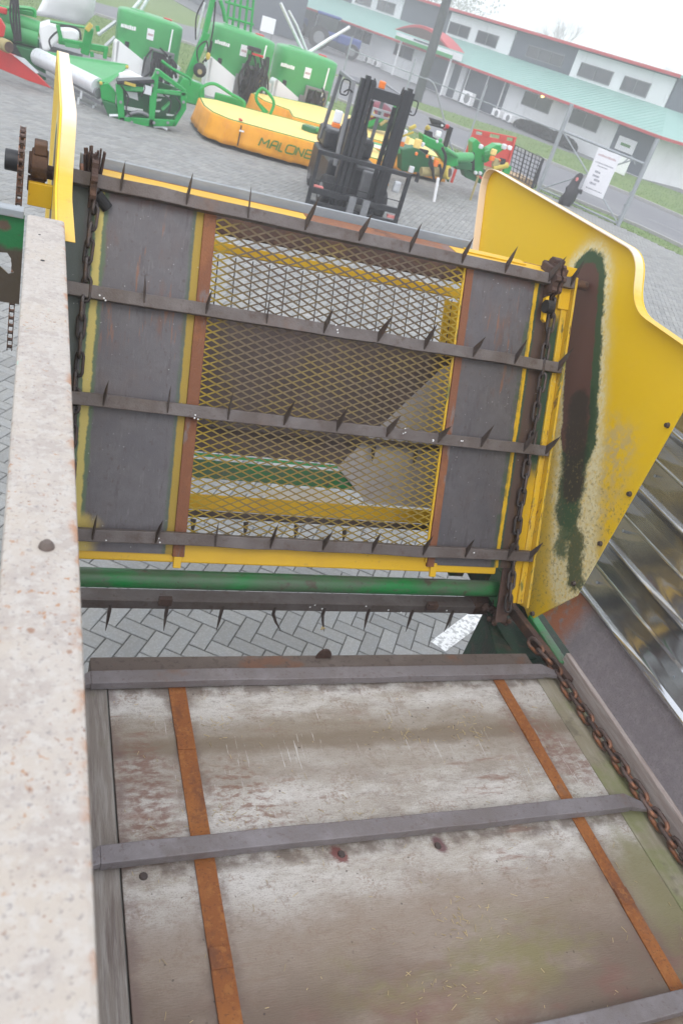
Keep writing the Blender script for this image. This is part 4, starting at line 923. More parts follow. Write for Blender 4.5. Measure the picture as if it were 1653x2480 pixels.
for k, tr in enumerate(([(484, 236), (490, 212), (519, 203), (560, 228), (590, 246), (591, 262)], [(640, 272), (620, 238), (634, 214), (655, 232), (663, 252), (654, 278)])):
    hose('guard_hoop', [at(x, y, 20.0) - L1 for x, y in tr], .035, m1, 'green', 8)
a = [at(x, y, 20.0) - L1 for x, y in ((614, 232), (620, 240), (652, 272), (640, 274))]
MB().add([tuple(p) for p in a] + [tuple(p + Vector((0, .05, 0))) for p in a], [(0, 1, 2, 3), (7, 6, 5, 4), (0, 4, 5, 1), (1, 5, 6, 2), (2, 6, 7, 3), (3, 7, 4, 0)]).build('guard_plate', 'green', m1)
MB().beam(at(520, 232, 20.4) - L1, at(590, 252, 20.4) - L1, .1, .16).build('rear_beam', 'green', m1, .02)
m2 = skirted_mower('yellow covered mower standing behind the lettered one, beside the pale sprayer tanks', [(5.2, 22.9), (5.32, 22.05), (5.9, 21.55), (5.75, 20.55), (8.6, 20.35), (9.9, 20.25), (9.95, 22.5), (8.6, 24.0), (7.4, 24.1), (5.4, 23.3)], None, .08, .60, (7.6, 22.2, 0), False)

# ---- mounted sprayers
def sprayer(label, loc, rz, sc=1.0, lift=0.0):
    t = thing('sprayer', label, 'sprayer', loc, rz, 'green and white sprayers along the back of the yard'); t.scale = (sc, sc, sc)
    rings = []; n = 36
    def ring(z, k, dz=0):
        out = []
        for i in range(n):
            a = 2 * math.pi * i / n; ca, sa = math.cos(a), math.sin(a)
            x = .86 * k * math.copysign(abs(ca) ** .42, ca); y = .52 * k * math.copysign(abs(sa) ** .6, sa)
            out.append((x, y + .52, z + dz * (x + .86)))
        return out
    for z, k in ((.12, .86), (.2, .93), (.7, .985), (1.3, 1.0), (1.49, .995), (1.53, .965), (1.56, .86), (1.59, .55)): rings.append(ring(z + lift, k, -.015))
    MB().loft(rings).build('tank', 'greenlight', t, 0, True)
    MB().tube([(-.35, .55, 1.53 + lift), (-.35, .55, 1.60 + lift)], [.22, .2], 20).build('tank_lid', 'greenlight', t, .02, True)
    MB().tube([(.45, .55, 1.50 + lift), (.45, .55, 1.60 + lift)], [.13, .12], 16).build('filler_cap', 'red', t, .02, True)
    MB().prism(rounded([(-.89, -.10), (-.91, .78), (-.80, .80), (-.04, .46), (-.12, -.10)], [.1, .1, .05, .05, .1]), 1, -.07, .42).build('front_tank', 'white', t, .04)
    MB().cyl((-.60, .0, .70), (-.60, .0, .83), .055, 12).build('tank_cap', 'black', t)
    MB().prism(rounded([(.60, -.05), (.60, .30), (.83, .60), (.885, .56), (.82, -.05)], [.05] * 5), 1, -.03, .4).build('side_tank', 'white', t, .04)
    fr = MB()
    for x in (.02, .62): fr.b2((x - .035, -.13, .05), (x + .035, -.06, .84))
    fr.b2((-.02, -.13, .80), (.655, -.06, .87)); fr.b2((-.10, -.13, .30), (.655, -.07, .36)); fr.b2((-.14, -.14, -.0), (-.02, -.06, .6))
    fr.build('frame', 'greymetal', t, .01)
    MB().b2((.10, -.05, .05), (.58, .02, .78)).build('pump_recess', 'black', t)
    MB().cyl((.46, -.12, .0), (.52, -.05, 1.42), .022, 8).build('sight_tube', 'white', t, 0, True)
    MB().b2((.50, -.15, .45), (.58, -.13, .68)).build('tag_plate', 'yelplastic', t)
    MB().b2((.54, -.16, .2), (.62, -.12, .3)).build('tap', 'red', t)
    MB().b2((-.12, -.02, 1.02), (.06, .015, 1.28)).build('warning_sticker', 'sign', t)
    MB().b2((-.10, -.024, 1.12), (.04, -.018, 1.17)).build('warning_print', 'inkpale', t)
    # blurred maker's word
    mb = MB(); x = -.80
    for w in (.05, .03, .05, .04, .05, .04, .05): mb.b2((x, .0, 1.13 + random.uniform(-.005, .005)), (x + w, .03, 1.13 + random.uniform(.07, .10))); x += w + .012
    mb.build('side_lettering', 'white', t)
    rnd = random.Random(int(loc[0] * 10)); 
    for k in range(9):
        x = rnd.uniform(.05, .6); z = rnd.uniform(.5, 1.0); hose('hose', [(x, -.1, z), (x + rnd.gauss(0, .1), -.22 - rnd.random() * .1, z - .2), (x + rnd.gauss(0, .12), -.18, z - .45), (x + rnd.gauss(0, .1), -.1, .12)], .022, t)
    for x in (-.7, .7): MB().b2((x - .04, .2, -lift if lift else -.02), (x + .04, .9, .14 + lift)).build('stand_leg', 'greymetal', t)
    return t
s1 = sprayer('green and white sprayer tank leftmost of three, above the ribbed green front unit', (2.63, 24.3, 0.02), rad(2), .97)
s2 = sprayer('green and white sprayer tank with a cluster of black hoses, between the other two tanks', (4.92, 23.5, .30), rad(2), 1.0)
mb = MB()
for k in range(16):
    x = random.uniform(-.02, .62); z = random.uniform(.75, 1.25); mb.tube(smooth_path([(x, -.2, z), (x + random.gauss(0, .08), -.34, z - .3), (x + random.gauss(0, .1), -.3, z - .7), (x + random.gauss(0, .1), -.2, -.2)]), .026, 6)
mb.build('hose_cluster', 'rubber', s2, 0, True)
MB().b2((.0, -.36, 1.22), (.34, -.16, 1.32)).build('control_block', 'black', s2, .02); MB().b2((.12, -.37, 1.14), (.42, -.2, 1.19)).build('valve_row', 'red', s2, .01)
MB().b2((-.04, -.2, -.30), (.5, -.06, .1)).build('pump', 'rubber', s2, .05)
s3 = sprayer('green and white sprayer tank nearest the forklift with silver boom arms folded up behind', (6.98, 24.4, .12), rad(1), 1.03, .05)
for tr, r in (([(738, 132), (709, 70), (680, 8)], .045), ([(746, 128), (720, 62), (700, 26)], .03), ([(741, 134), (795, 98), (848, 66)], .045), ([(744, 128), (800, 92), (838, 72)], .028)):
    p = [(at(x, y, 25.3) - s3.location) / 1.03 for x, y in tr]; MB().tube(p, r, 8).build('boom_arm', 'silver', s3, 0, True)
for tr in ([(345, 0), (320, 30)], [(372, -20), (345, 25)], [(240, 84), (285, 52)], [(258, 112), (282, 90)]):
    p = [(at(x, y, 25.2) - s1.location) / .97 for x, y in tr]; MB().tube([p[0], p[1]], .05, 8).build('boom_arm', 'silver', s1, 0, True)

# ---- tall green folding arm between the tanks
la = thing('folding_arm', 'tall upright green folding arm with black hoses standing between two sprayer tanks', 'farm implement', (3.7, 22.9, 0)); LA = la.location.copy()
def tr(pts, Y, r, name, m, par, off, seg=8): return MB().tube([at(x, y, Y) - off for x, y in pts], r, seg).build(name, m, par, 0, True)
MB().beam(at(452, 195, 23) - LA, at(500, 78, 23) - LA, .17, .2, up=(0, 1, 0)).build('mast', 'green', la, .02)
MB().beam(at(490, 105, 23) - LA, at(516, -6, 23) - LA, .13, .16, up=(0, 1, 0)).build('mast', 'green', la, .02)
MB().beam(at(474, 96, 23.1) - LA, at(496, 6, 23.1) - LA, .05, .06, up=(0, 1, 0)).build('ram', 'silver', la, .01)
tr([(533, 0), (541, 24), (546, 52)], 23, .05, 'link_arm', 'green', la, LA)
for p in ([(505, 128), (516, 70), (522, 5)], [(474, 96), (476, 40), (494, 0)], [(480, 150), (478, 118), (500, 100), (502, 135), (490, 152)], [(498, 150), (508, 128), (514, 100)]):
    hose('hose', [at(x, y, 22.9) - LA for x, y in p], .02, la)
mb = MB()
for x in (548, 562, 576, 592, 606): mb.tube([at(x, 66 + (x - 548) * .28, 24.2) - LA, at(x + 10, -20, 24.2) - LA], .035, 6)
for y in (4, 40): mb.tube([at(545, y, 24.2) - LA, at(614, y + 20, 24.2) - LA], .035, 6)
mb.build('frame_grid', 'green', la, 0, True)
MB().sphere(at(484, 170, 22.8) - LA, (.17, .12, .17), 14, 8).build('hose_reel', 'rubber', la, 0, True)
MB().cyl(at(484, 174, 22.66) - LA, at(484, 174, 22.6) - LA, .06, 12).build('reel_hub', 'olive', la)
MB().prism([(-.55, 0), (.30, 0), (.2, .5), (-.35, .55)], 1, -.25, .25).build('foot', 'green', la, .03)
MB().sphere(at(504, 136, 22.85) - LA, (.06, .06, .09), 8, 6).build('float_cap', 'yelplastic', la)

# ---- green front unit (hopper hood, roller, head frame)
gf = thing('front_mower', 'bright green front mower with sloping hood and grey roller beside the yellow skirted mower', 'mower', (1.75, 18.3, 0)); GF = gf.location.copy()
def c4(x, y): return 150 + x / 4.48, 140 + y / 4.48
def poly_at(px, Ys, depth, name, m, par, off, bevel=.01):
    pts = [at(*p, Yv) - off for p, Yv in zip(px, Ys)]; k = len(pts); d = Vector((0, depth, 0))
    return MB().add([tuple(p) for p in pts] + [tuple(p + d) for p in pts], [tuple(range(k)), tuple(range(2 * k - 1, k - 1, -1))] + [(i, k + i, k + (i + 1) % k, (i + 1) % k) for i in range(k)]).build(name, m, par, bevel)
q = [c4(*p) for p in ((-420, -100), (720, 82), (700, 120), (520, 275), (405, 260), (-330, 20))]
poly_at(q, (21.0, 18.9, 18.8, 18.35, 18.35, 20.6), .03, 'hood', 'greenlight', gf, GF)
q = [c4(*p) for p in ((-420, -105), (720, 74), (724, 92), (-420, -84))]
poly_at(q, (21.0, 18.9, 18.88, 20.98), .08, 'hood_edge', 'greenlight', gf, GF)
MB().tube([at(*c4(-260, -10), 20.4) - GF, at(*c4(400, 320), 18.45) - GF], .17, 18).build('roller', 'silver', gf, 0, True)
MB().tube([at(*c4(-260, 20), 20.35) - GF, at(*c4(400, 390), 18.4) - GF], .10, 14).build('roller_shield', 'greymetal', gf, 0, True)
for a, b in (((-300, 130), (440, 500)), ((-300, 230), (500, 640))):
    MB().beam(at(*c4(*a), 20.2) - GF, at(*c4(*b), 18.35) - GF, .05, .06).build('skid_rail', 'greymetal', gf, .008)
for x, y in ((210, 400), (370, 480), (340, 560), (490, 650), (180, 470)):
    MB().box(at(*c4(x, y), 18.7) - GF, (.04, .05, .14)).build('rail_clip', 'silver', gf)
q = [c4(*p) for p in ((412, 285), (500, 270), (590, 380), (580, 500), (430, 450))]
poly_at(q, (18.3,) * 5, .35, 'end_box', 'green', gf, GF, .02)
q = [c4(*p) for p in ((430, 455), (585, 505), (640, 640), (640, 745), (570, 745), (500, 620))]
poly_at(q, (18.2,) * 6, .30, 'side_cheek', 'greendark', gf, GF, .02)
q = [c4(*p) for p in ((600, 255), (1010, 240), (1350, 370), (1350, 560), (1225, 740), (620, 740), (590, 480))]
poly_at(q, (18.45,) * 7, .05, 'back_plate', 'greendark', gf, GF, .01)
for q in (((600, 250), (1000, 235), (1010, 275), (600, 285)),):
    poly_at([c4(*p) for p in q], (18.1,) * 4, .35, 'top_cover', 'black', gf, GF, .01)
MB().box(at(*c4(740, 286), 18.08) - GF, (.22, .02, .05)).build('cover_tag', 'yelplastic', gf)
for q, m_ in ((((585, 290), (660, 290), (690, 740), (620, 740)), 'green'), (((960, 250), (1030, 130), (1060, 140), (1000, 745), (940, 745)), 'green'), (((1290, 370), (1355, 375), (1350, 560), (1235, 745), (1190, 745), (1290, 540)), 'green'), (((620, 640), (1240, 680), (1225, 745), (625, 745)), 'green'), (((660, 300), (1000, 330), (995, 385), (660, 360)), 'green'), (((1020, 340), (1350, 370), (1345, 420), (1030, 385)), 'green'), (((1015, 122), (1060, 130), (1350, 350), (1330, 380), (1040, 190)), 'green'), (((1080, 560), (1170, 480), (1185, 495), (1100, 580)), 'greenlight')):
    poly_at([c4(*p) for p in q], (18.15,) * len(q), .16, 'head_frame', m_, gf, GF, .012)
for q in (((700, 365), (820, 380), (830, 465), (700, 420)), ((670, 520), (880, 560), (880, 605), (670, 560)), ((1010, 385), (1170, 410), (1165, 428), (1010, 415)), ((1005, 445), (1090, 445), (1070, 470), (1000, 478)), ((985, 565), (1070, 570), (1060, 592), (985, 590)), ((1135, 605), (1220, 620), (1200, 635), (1135, 628))):
    poly_at([c4(*p) for p in q], (18.36,) * len(q), .02, 'painted_glint', 'white', gf, GF, .004)  # plain white pieces: sky glints on the steel put into the colour
MB().box(at(*c4(930, 350), 18.12) - GF, (.16, .02, .16)).build('data_plate', 'silver', gf)
for q in (((750, 320), (880, 335), (880, 365), (750, 350)), ((1110, 360), (1290, 385), (1285, 410), (1110, 385)), ((1100, 210), (1200, 270), (1195, 285), (1100, 232))):
    poly_at([c4(*p) for p in q], (18.13,) * 4, .012, 'pale_lettering', 'greenlight', gf, GF, 0)
for x in (590, 1080):
    p = at(*c4(x, 760), 18.2) - GF; MB().tube([(p.x - .16, p.y, .02), (p.x, p.y, .06), (p.x + .12, p.y, .03)], .03, 8).build('skid_foot', 'silver', gf, 0, True)
MB().tube(arc((at(*c4(840, 800), 18.25).x - GF.x, -.1, -.12), .35, 30, 150, 8), .035, 8).build('skid_hoop', 'greymetal', gf, 0, True)
poly_at([c4(*p) for p in ((620, 165), (740, 140), (900, 220), (600, 250))], (18.62, 18.66, 18.62, 18.6), .04, 'steel_hood', 'white', gf, GF)
for p in ([(1080, 30), (1200, 120), (1380, 220), (1400, 300)], [(1060, 10), (1050, 120), (1100, 190)]):
    hose('guard_hoop' if p[0][0] == 1080 else 'hose', [at(*c4(*v), 19.0) - GF for v in p], .035 if p[0][0] == 1080 else .03, gf, 'green' if p[0][0] == 1080 else 'rubber')
mb = MB()
for k in range(7):
    x = random.uniform(960, 1200); mb.tube(smooth_path([at(*c4(x, 20), 19.4) - GF, at(*c4(x + random.gauss(0, 40), 100), 19.3) - GF, at(*c4(x + random.gauss(0, 40), 220), 19.3) - GF]), .03, 6)
mb.build('hose_cluster', 'rubber', gf, 0, True)
for tr_ in ([(640, 300), (720, 420), (700, 560), (760, 640)], [(1100, 400), (1180, 470), (1160, 600)], [(880, 250), (900, 330), (860, 420)], [(1240, 430), (1290, 520), (1230, 620)]):
    hose('hose', [at(*c4(*v), 18.12) - GF for v in tr_], .016, gf)
for x, y in ((650, 690), (760, 700), (1000, 705), (1150, 705), (640, 480), (1320, 480), (980, 300), (1040, 160)): MB().cyl(at(*c4(x, y), 18.14) - GF, at(*c4(x, y), 18.10) - GF, .03, 10).build('bolt_head', 'greymetal', gf)
for x, y, Y in ((425, 275, 18.3), (708, 100, 18.8), (-10, 30, 19.8)): MB().sphere(at(*c4(x, y), Y) - GF, .035, 8, 6).build('reflector', 'yelplastic', gf)

# ---- left edge: red blade, green cylinder unit, white tank
rb = thing('plough_blade', 'red tapered steel blade at the left edge pointing at the yellow side plate', 'farm implement', (-.35, 19, 0)); RB = rb.location.copy()
q = [(-40, 110), (8, 124), (38, 135), (75, 165), (124, 214), (70, 196), (-40, 150)]
poly_at(q, (19,) * 7, .12, 'blade', 'red', rb, RB, .01)
q = [(30, 132), (60, 142), (95, 176), (88, 178), (50, 148)]
poly_at(q, (18.97,) * 5, .02, 'blade_edge', 'silver', rb, RB, .003)
q = [(-40, 40), (2, 45), (14, 66), (10, 90), (-40, 90)]
poly_at(q, (19.1,) * 5, .2, 'arm', 'red', rb, RB, .02)
MB().cyl(at(4, 106, 18.9) - RB, at(22, 114, 18.7) - RB, .115, 18).build('roller_end', 'olive', rb, .02, True)
MB().cyl(at(20.5, 113.4, 18.72) - RB, at(23, 114.5, 18.69) - RB, .095, 18).build('roller_bore', 'brown', rb)
gu = thing('baler_unit', 'green machine with stacked round guards and hanging hoses at the left edge', 'farm implement', (-.5, 21, 0)); GU = gu.location.copy()
for (a, b, r) in (((-30, 28), (96, 70), .15), ((-30, 60), (92, 92), .19), ((-30, 12), (80, 34), .05)):
    MB().tube([at(*a, 21) - GU, at(*b, 21) - GU], r, 16).build('guard_tube', 'greenlight' if r > .1 else 'green', gu, 0, True)
poly_at([(-40, 92), (40, 70), (96, 96), (96, 125), (-40, 120)], (21.1,) * 5, .25, 'lower_body', 'greendark', gu, GU)
hose('guard_hoop', [at(x, y, 20.9) - GU for x, y in ((20, 20), (50, 18), (82, 24), (84, 42))], .045, gu, 'green')
for k in range(6):
    x = 28 + k * 3; hose('hose', [at(x, -5, 20.7) - GU, at(x + random.gauss(2, 3), 40, 20.65) - GU, at(x + random.gauss(5, 3), 100, 20.6) - GU], .022, gu)
MB().box(at(6, 25, 20.8) - GU, (.2, .1, .12)).build('red_cover', 'red', gu, .03)
MB().b2((-.3, -.2, 0), (.5, .5, .5)).build('stand', 'black', gu, .02)
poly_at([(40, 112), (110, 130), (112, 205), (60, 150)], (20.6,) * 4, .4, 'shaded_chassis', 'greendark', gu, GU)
wt = thing('bulk_tank', 'big white plastic tank standing at the top left behind the green hood', 'tank', (.55, 25.2, 0)); WT = wt.location.copy()
rings = []
for (l, r_), dp in ((((85, 42), (208, 64)), .1), (((92, 30), (228, 40)), .5), (((108, 0), (232, 4)), .75), (((125, -40), (240, -40)), .8)):
    a = at(*l, 25) - WT; b = at(*r_, 25) - WT; c_ = (a + b) / 2; hw = (b - a).length / 2; rings.append([(c_.x + hw * math.copysign(abs(math.cos(t)) ** .5, math.cos(t)), c_.y + .5 + dp * math.copysign(abs(math.sin(t)) ** .5, math.sin(t)), c_.z + (b.z - a.z) / 2 * math.cos(t)) for t in [2 * math.pi * k / 24 for k in range(24)]])
MB().loft(rings).build('tank', 'white', wt, 0, True)
poly_at([(92, 62), (120, 52), (137, 62), (142, 100), (118, 124), (104, 124)], (24.6,) * 6, .7, 'tank_leg', 'white', wt, WT, .06)
poly_at([(145, 68), (180, 66), (194, 80), (190, 102), (150, 104)], (24.8,) * 5, .5, 'lower_tank', 'white', wt, WT, .08)
MB().tube([at(122, 52, 24.3) - WT, at(205, 66, 24.3) - WT], .035, 6).build('cross_bar', 'green', wt)
hose('hose', [at(x, y, 24.2) - WT for x, y in ((125, 118), (120, 98), (132, 82), (142, 76))], .025, wt)
hose('hose', [at(x, y, 24.2) - WT for x, y in ((142, 62), (172, 64), (192, 74), (196, 96))], .03, wt)
MB().b2((-.9, .2, 0), (.5, .9, .12)).build('pallet', 'greymetal', wt)
hd = thing('headstock', 'green three point headstock with a yellow cap beside the big white tank', 'farm implement', (1.2, 23.3, 0)); HD = hd.location.copy()
MB().beam(at(205, 132, 23) - HD, at(218, 66, 23) - HD, .2, .14, up=(0, 1, 0)).build('post', 'green', hd, .03)
MB().beam(at(142, 98, 23) - HD, at(262, 120, 23) - HD, .12, .14, up=(0, 0, 1)).build('cross_beam', 'green', hd, .02)
for x0, y0, x1, y1 in ((140, 60, 150, 100), (222, 125, 224, 138), (256, 116, 254, 142), (236, 62, 238, 76)): MB().beam(at(x0, y0, 22.9) - HD, at(x1, y1, 22.9) - HD, .09, .09, up=(0, 1, 0)).build('bracket', 'green', hd, .01)
MB().beam(at(210, 74, 22.8) - HD, at(222, 58, 22.8) - HD, .11, .08, up=(0, 1, 0)).build('cap', 'yelplastic', hd, .02)
MB().beam(at(158, 108, 22.9) - HD, at(192, 114, 22.9) - HD, .02, .08).build('beam_label', 'greenlight', hd)
MB().b2((-.6, -.15, 0), (.5, .15, .25)).build('foot', 'greendark', hd)

# ---- implements right of the forklift
def c5(x, y): return 980 + x / 4.9, 300 + y / 4.9
pm = thing('mower_headstock', 'green mower headstock with yellow drive shaft and hoses standing right of the forklift', 'farm implement', (8.4, 18.4, 0)); PMo = pm.location.copy()
def pp(q, Y, d, n, m, b=.012): return poly_at([c5(*p) for p in q], (Y,) * len(q), d, n, m, pm, PMo, b)
pp(((-40, 300), (140, 280), (320, 420), (410, 480), (400, 560), (120, 580), (-40, 560)), 18.4, .35, 'gear_case', 'greendark', .03)
pp(((210, 120), (330, 180), (460, 240), (480, 320), (380, 330), (220, 250)), 18.2, .3, 'top_cover', 'green', .03)
pp(((360, 310), (480, 300), (620, 400), (640, 500), (520, 520), (440, 420)), 18.5, .3, 'arm_plate', 'green', .03)
MB().tube([at(*c5(560, 400), 18.6) - PMo, at(*c5(780, 395), 18.9) - PMo], .11, 16).build('arm_tube', 'greenlight', pm, 0, True)
MB().tube([at(*c5(480, 300), 18.3) - PMo, at(*c5(620, 385), 18.5) - PMo], .05, 8).build('cover_rib', 'greenlight', pm, 0, True)
MB().tube([at(*c5(190, 565), 18.1) - PMo, at(*c5(480, 575), 18.1) - PMo], .10, 14).build('shaft_guard', 'olive', pm, 0, True)
MB().cyl(at(*c5(470, 575), 18.08) - PMo, at(*c5(525, 578), 18.0) - PMo, .15, 16).build('shaft_cone', 'yelplastic', pm, .01, True)
MB().cyl(at(*c5(519, 578), 18.01) - PMo, at(*c5(530, 579), 17.99) - PMo, .10, 14).build('shaft_bore', 'brown', pm)
for tr_, r in (([(290, 380), (330, 520), (340, 640), (390, 690), (430, 620), (410, 480)], .03), ([(440, 280), (480, 380), (470, 500), (420, 640)], .035), ([(300, 430), (290, 480), (330, 560)], .025)):
    hose('hose', [at(*c5(*p), 17.95) - PMo for p in tr_], r, pm)
for x, y, m_, s_ in ((20, 190, 'canvastop', .12), (150, 235, 'canvastop', .16), (135, 355, 'orange', .06), (265, 385, 'orange', .06), (365, 470, 'orange', .12), (210, 245, 'silver', .08), (75, 540, 'silver', .12), (330, 405, 'silver', .05), (420, 195, 'greenlight', .07), (380, 210, 'silver', .05)):
    MB().box(at(*c5(x, y), 18.0) - PMo, (s_, .08, s_ * 1.2)).build('fitting', m_, pm, .02)
pp(((430, 620), (530, 620), (520, 700), (500, 660), (430, 650)), 18.0, .1, 'skid', 'greendark')
sp_ = MB().tube([at(*c5(395, 640), 17.65) - PMo, Vector((at(*c5(355, 880), 17.65).x - PMo.x, 17.65 - PMo.y, .0))], .035, 12).build('parking_leg', 'white', pm, 0, True)
bf = thing('black_frame', 'black square steel frame with hoses and yellow handle just behind the forklift mirror', 'farm implement', (8.2, 19.6, 0)); BF = bf.location.copy()
def pb(q, Y, d, n, m, b=.01): return poly_at([c5(*p) for p in q], (Y,) * len(q), d, n, m, bf, BF, b)
pb(((500, 10), (575, 50), (500, 280), (460, 270), (520, 70)), 19.5, .1, 'side_bar', 'black'); pb(((260, 0), (520, 30), (510, 80), (300, 20)), 19.5, .1, 'top_bar', 'black'); pb(((250, 80), (330, 100), (330, 150), (440, 220), (420, 260), (240, 150)), 19.5, .12, 'lower_bar', 'rubber')
pb(((300, -70), (430, -30), (500, 20), (460, 60), (330, 10)), 19.55, .15, 'hose_bank', 'rubber', .03)
pb(((560, 40), (575, 50), (500, 290), (485, 285)), 19.4, .06, 'side_bar', 'black')
for x, y, m_, s_ in ((395, 120, 'white', .14), (500, 30, 'red', .09), (265, 50, 'yelplastic', .1), (440, 20, 'silver', .05), (470, 60, 'maroon', .07)): MB().box(at(*c5(x, y), 19.4) - BF, (s_, .1, s_)).build('fitting', m_, bf, .03)
MB().beam(at(*c5(50, 60), 19.3) - BF, at(*c5(130, 20), 19.3) - BF, .08).build('handle', 'yelplastic', bf, .02)
MB().beam(at(*c5(262, 20), 19.3) - BF, at(*c5(292, 65), 19.3) - BF, .07).build('handle', 'yelplastic', bf, .02)
for x in (-.3, .75): MB().b2((x, .0, 0), (x + .08, .08, .75)).build('leg', 'black', bf)
MB().b2((-.3, .0, .70), (.85, .08, .78)).build('leg_bar', 'black', bf)
gd = thing('tedder_head', 'green implement with two curved round guards in front of the red steel panel', 'farm implement', (10.4, 19.5, 0)); GD = gd.location.copy()
def pg(q, Y, d, n, m, b=.02): return poly_at([c5(*p) for p in q], (Y,) * len(q), d, n, m, gd, GD, b)
pg(((800, 220), (850, 180), (900, 230), (945, 290), (950, 420), (920, 600), (830, 590), (800, 380)), 19.5, .3, 'round_guard', 'green')
pg(((940, 380), (1000, 300), (1090, 250), (1180, 255), (1210, 290), (1150, 320), (1080, 370), (1020, 430), (950, 470)), 19.35, .3, 'round_guard', 'green')
pg(((690, 540), (760, 500), (930, 520), (1000, 600), (960, 740), (720, 640)), 19.6, .3, 'base_housing', 'greendark')
pg(((950, 330), (1010, 310), (1015, 370), (960, 375)), 19.3, .06, 'guard_lip', 'greenlight', .005)
pg(((790, 350), (830, 340), (830, 560), (790, 540)), 19.4, .1, 'dark_joint', 'rubber')
pg(((570, 430), (700, 440), (800, 470), (790, 560), (600, 540)), 19.2, .2, 'gear_arm', 'greendark')
MB().cyl(at(*c5(1040, 525), 19.1) - GD, at(*c5(1215, 490), 19.1) - GD, .075, 12).build('shaft_guard', 'yelplastic', gd, 0, True)
for x, y, m_, s_ in ((900, 270, 'silver', .10), (1175, 270, 'silver', .12), (1240, 285, 'white', .10), (1050, 335, 'canvastop', .14), (1030, 410, 'orange', .12), (1110, 440, 'orange', .10), (1150, 450, 'rubber', .16), (835, 580, 'silver', .08), (890, 585, 'silver', .08), (1205, 540, 'green', .2), (730, 435, 'silver', .06), (650, 435, 'orange', .06), (1080, 460, 'olive', .2)):
    MB().box(at(*c5(x, y), 19.1) - GD, (s_, .1, s_)).build('fitting', m_, gd, .025)
pg(((850, 625), (900, 620), (985, 680), (960, 690)), 19.2, .08, 'red_skid', 'red', .01)
MB().tube([at(*c5(870, 620), 19.0) - GD, Vector((at(*c5(800, 830), 19.0).x - GD.x, 19.0 - GD.y, 0))], .03, 8).build('parking_leg', 'olive', gd, 0, True)
rp = thing('steel_panel_stand', 'red steel panel with three slots along its top edge standing beside the road', 'panel', (11.2, 20.9, 0)); RPo = rp.location.copy()
def pr(q, n, m, Y=20.8, d=.05, b=.006): return poly_at([c5(*p) for p in q], (Y,) * len(q), d, n, m, rp, RPo, b)
pr(((820, 60), (1325, 160), (1320, 178), (815, 78)), 'top_rail', 'redbrick'); pr(((812, 118), (1300, 215), (1215, 560), (700, 440)), 'sheet', 'redbrick', 20.82, .03)
for q in (((815, 76), (850, 80), (840, 124), (805, 118)), ((925, 95), (1015, 115), (1000, 160), (915, 138)), ((1130, 138), (1215, 158), (1200, 200), (1120, 182)), ((1290, 170), (1322, 176), (1310, 220), (1278, 212))): pr(q, 'slot_bar', 'redbrick')
pr(((820, 60), (845, 64), (740, 340), (722, 336)), 'side_rail', 'redbrick', 20.76); pr(((1300, 160), (1325, 164), (1230, 520), (1205, 512)), 'side_rail', 'redbrick', 20.76)
for x in (-.6, .7): MB().b2((x - .03, 0, 0), (x + .03, .06, .7)).build('leg', 'redbrick', rp)
cg = thing('wire_cage', 'black wire cage crate with plywood base behind the big yellow side plate', 'crate', (13.3, 22.2, 0)); CG = cg.location.copy()
mb = MB()
A_ = [at(*c5(1300, 250), 22) - CG, at(*c5(1640, 410), 22) - CG, at(*c5(1540, 760), 22) - CG, at(*c5(1230, 590), 22) - CG]
for k in range(9):
    t = k / 8; mb.tube([A_[0].lerp(A_[1], t), A_[3].lerp(A_[2], t)], .012 if k not in (3, 5, 8) else .024, 5)
for k in range(8):
    t = k / 7; mb.tube([A_[0].lerp(A_[3], t), A_[1].lerp(A_[2], t)], .010, 5)
    b = Vector((.25, .9, 0)); mb.tube([A_[1].lerp(A_[2], t), A_[1].lerp(A_[2], t) + b], .008, 5)
mb.build('wire_side', 'black', cg)
mb = MB()
for p in (A_[0], A_[1]): mb.beam((p.x, p.y, 0), (p.x + .0, p.y, p.z), .06, .06)
mb.build('corner_post', 'black', cg)
MB().b2((A_[0].x - .05, .0, .08), (A_[1].x + .1, .9, .42)).build('plywood_base', 'plywood', cg, .01)
ms = thing('covered_engine', 'maroon covered machine part with green struts seen between the forklift mast rails', 'farm implement', (7.0, 20.0, 0)); MS = ms.location.copy()
def c6(x, y): return 720 + x / 4.356, 160 + y / 4.356
MB().sphere(at(*c6(850, 490), 21.8) - MS, (.42, .3, .26), 14, 8).build('cover', 'maroon', ms, 0, True)
MB().beam(at(*c6(735, 620), 21.5) - MS, at(*c6(900, 550), 21.5) - MS, .12, .1, up=(0, 1, 0)).build('strut', 'green', ms, .01)
MB().beam(at(*c6(870, 620), 21.4) - MS, at(*c6(1010, 520), 21.4) - MS, .07, .07, up=(0, 1, 0)).build('shaft', 'olive', ms, .01)
poly_at([c6(*p) for p in ((1020, 400), (1090, 420), (1050, 610), (1020, 600))], (21.4,) * 4, .1, 'fin', 'greenlight', ms, MS)
poly_at([c6(*p) for p in ((760, 620), (1030, 600), (1000, 700), (740, 660))], (21.6,) * 4, .2, 'body', 'greendark', ms, MS)
poly_at([c6(*p) for p in ((880, 540), (1000, 470), (1020, 560), (900, 600))], (21.9,) * 4, .2, 'dark_body', 'rubber', ms, MS)
MB().sphere(at(*c6(785, 505), 21.3) - MS, .08, 8, 6).build('knob', 'yelplastic', ms)
MB().b2((-.2, 1.4, 0), (.6, 1.9, .6)).build('stand', 'black', ms)

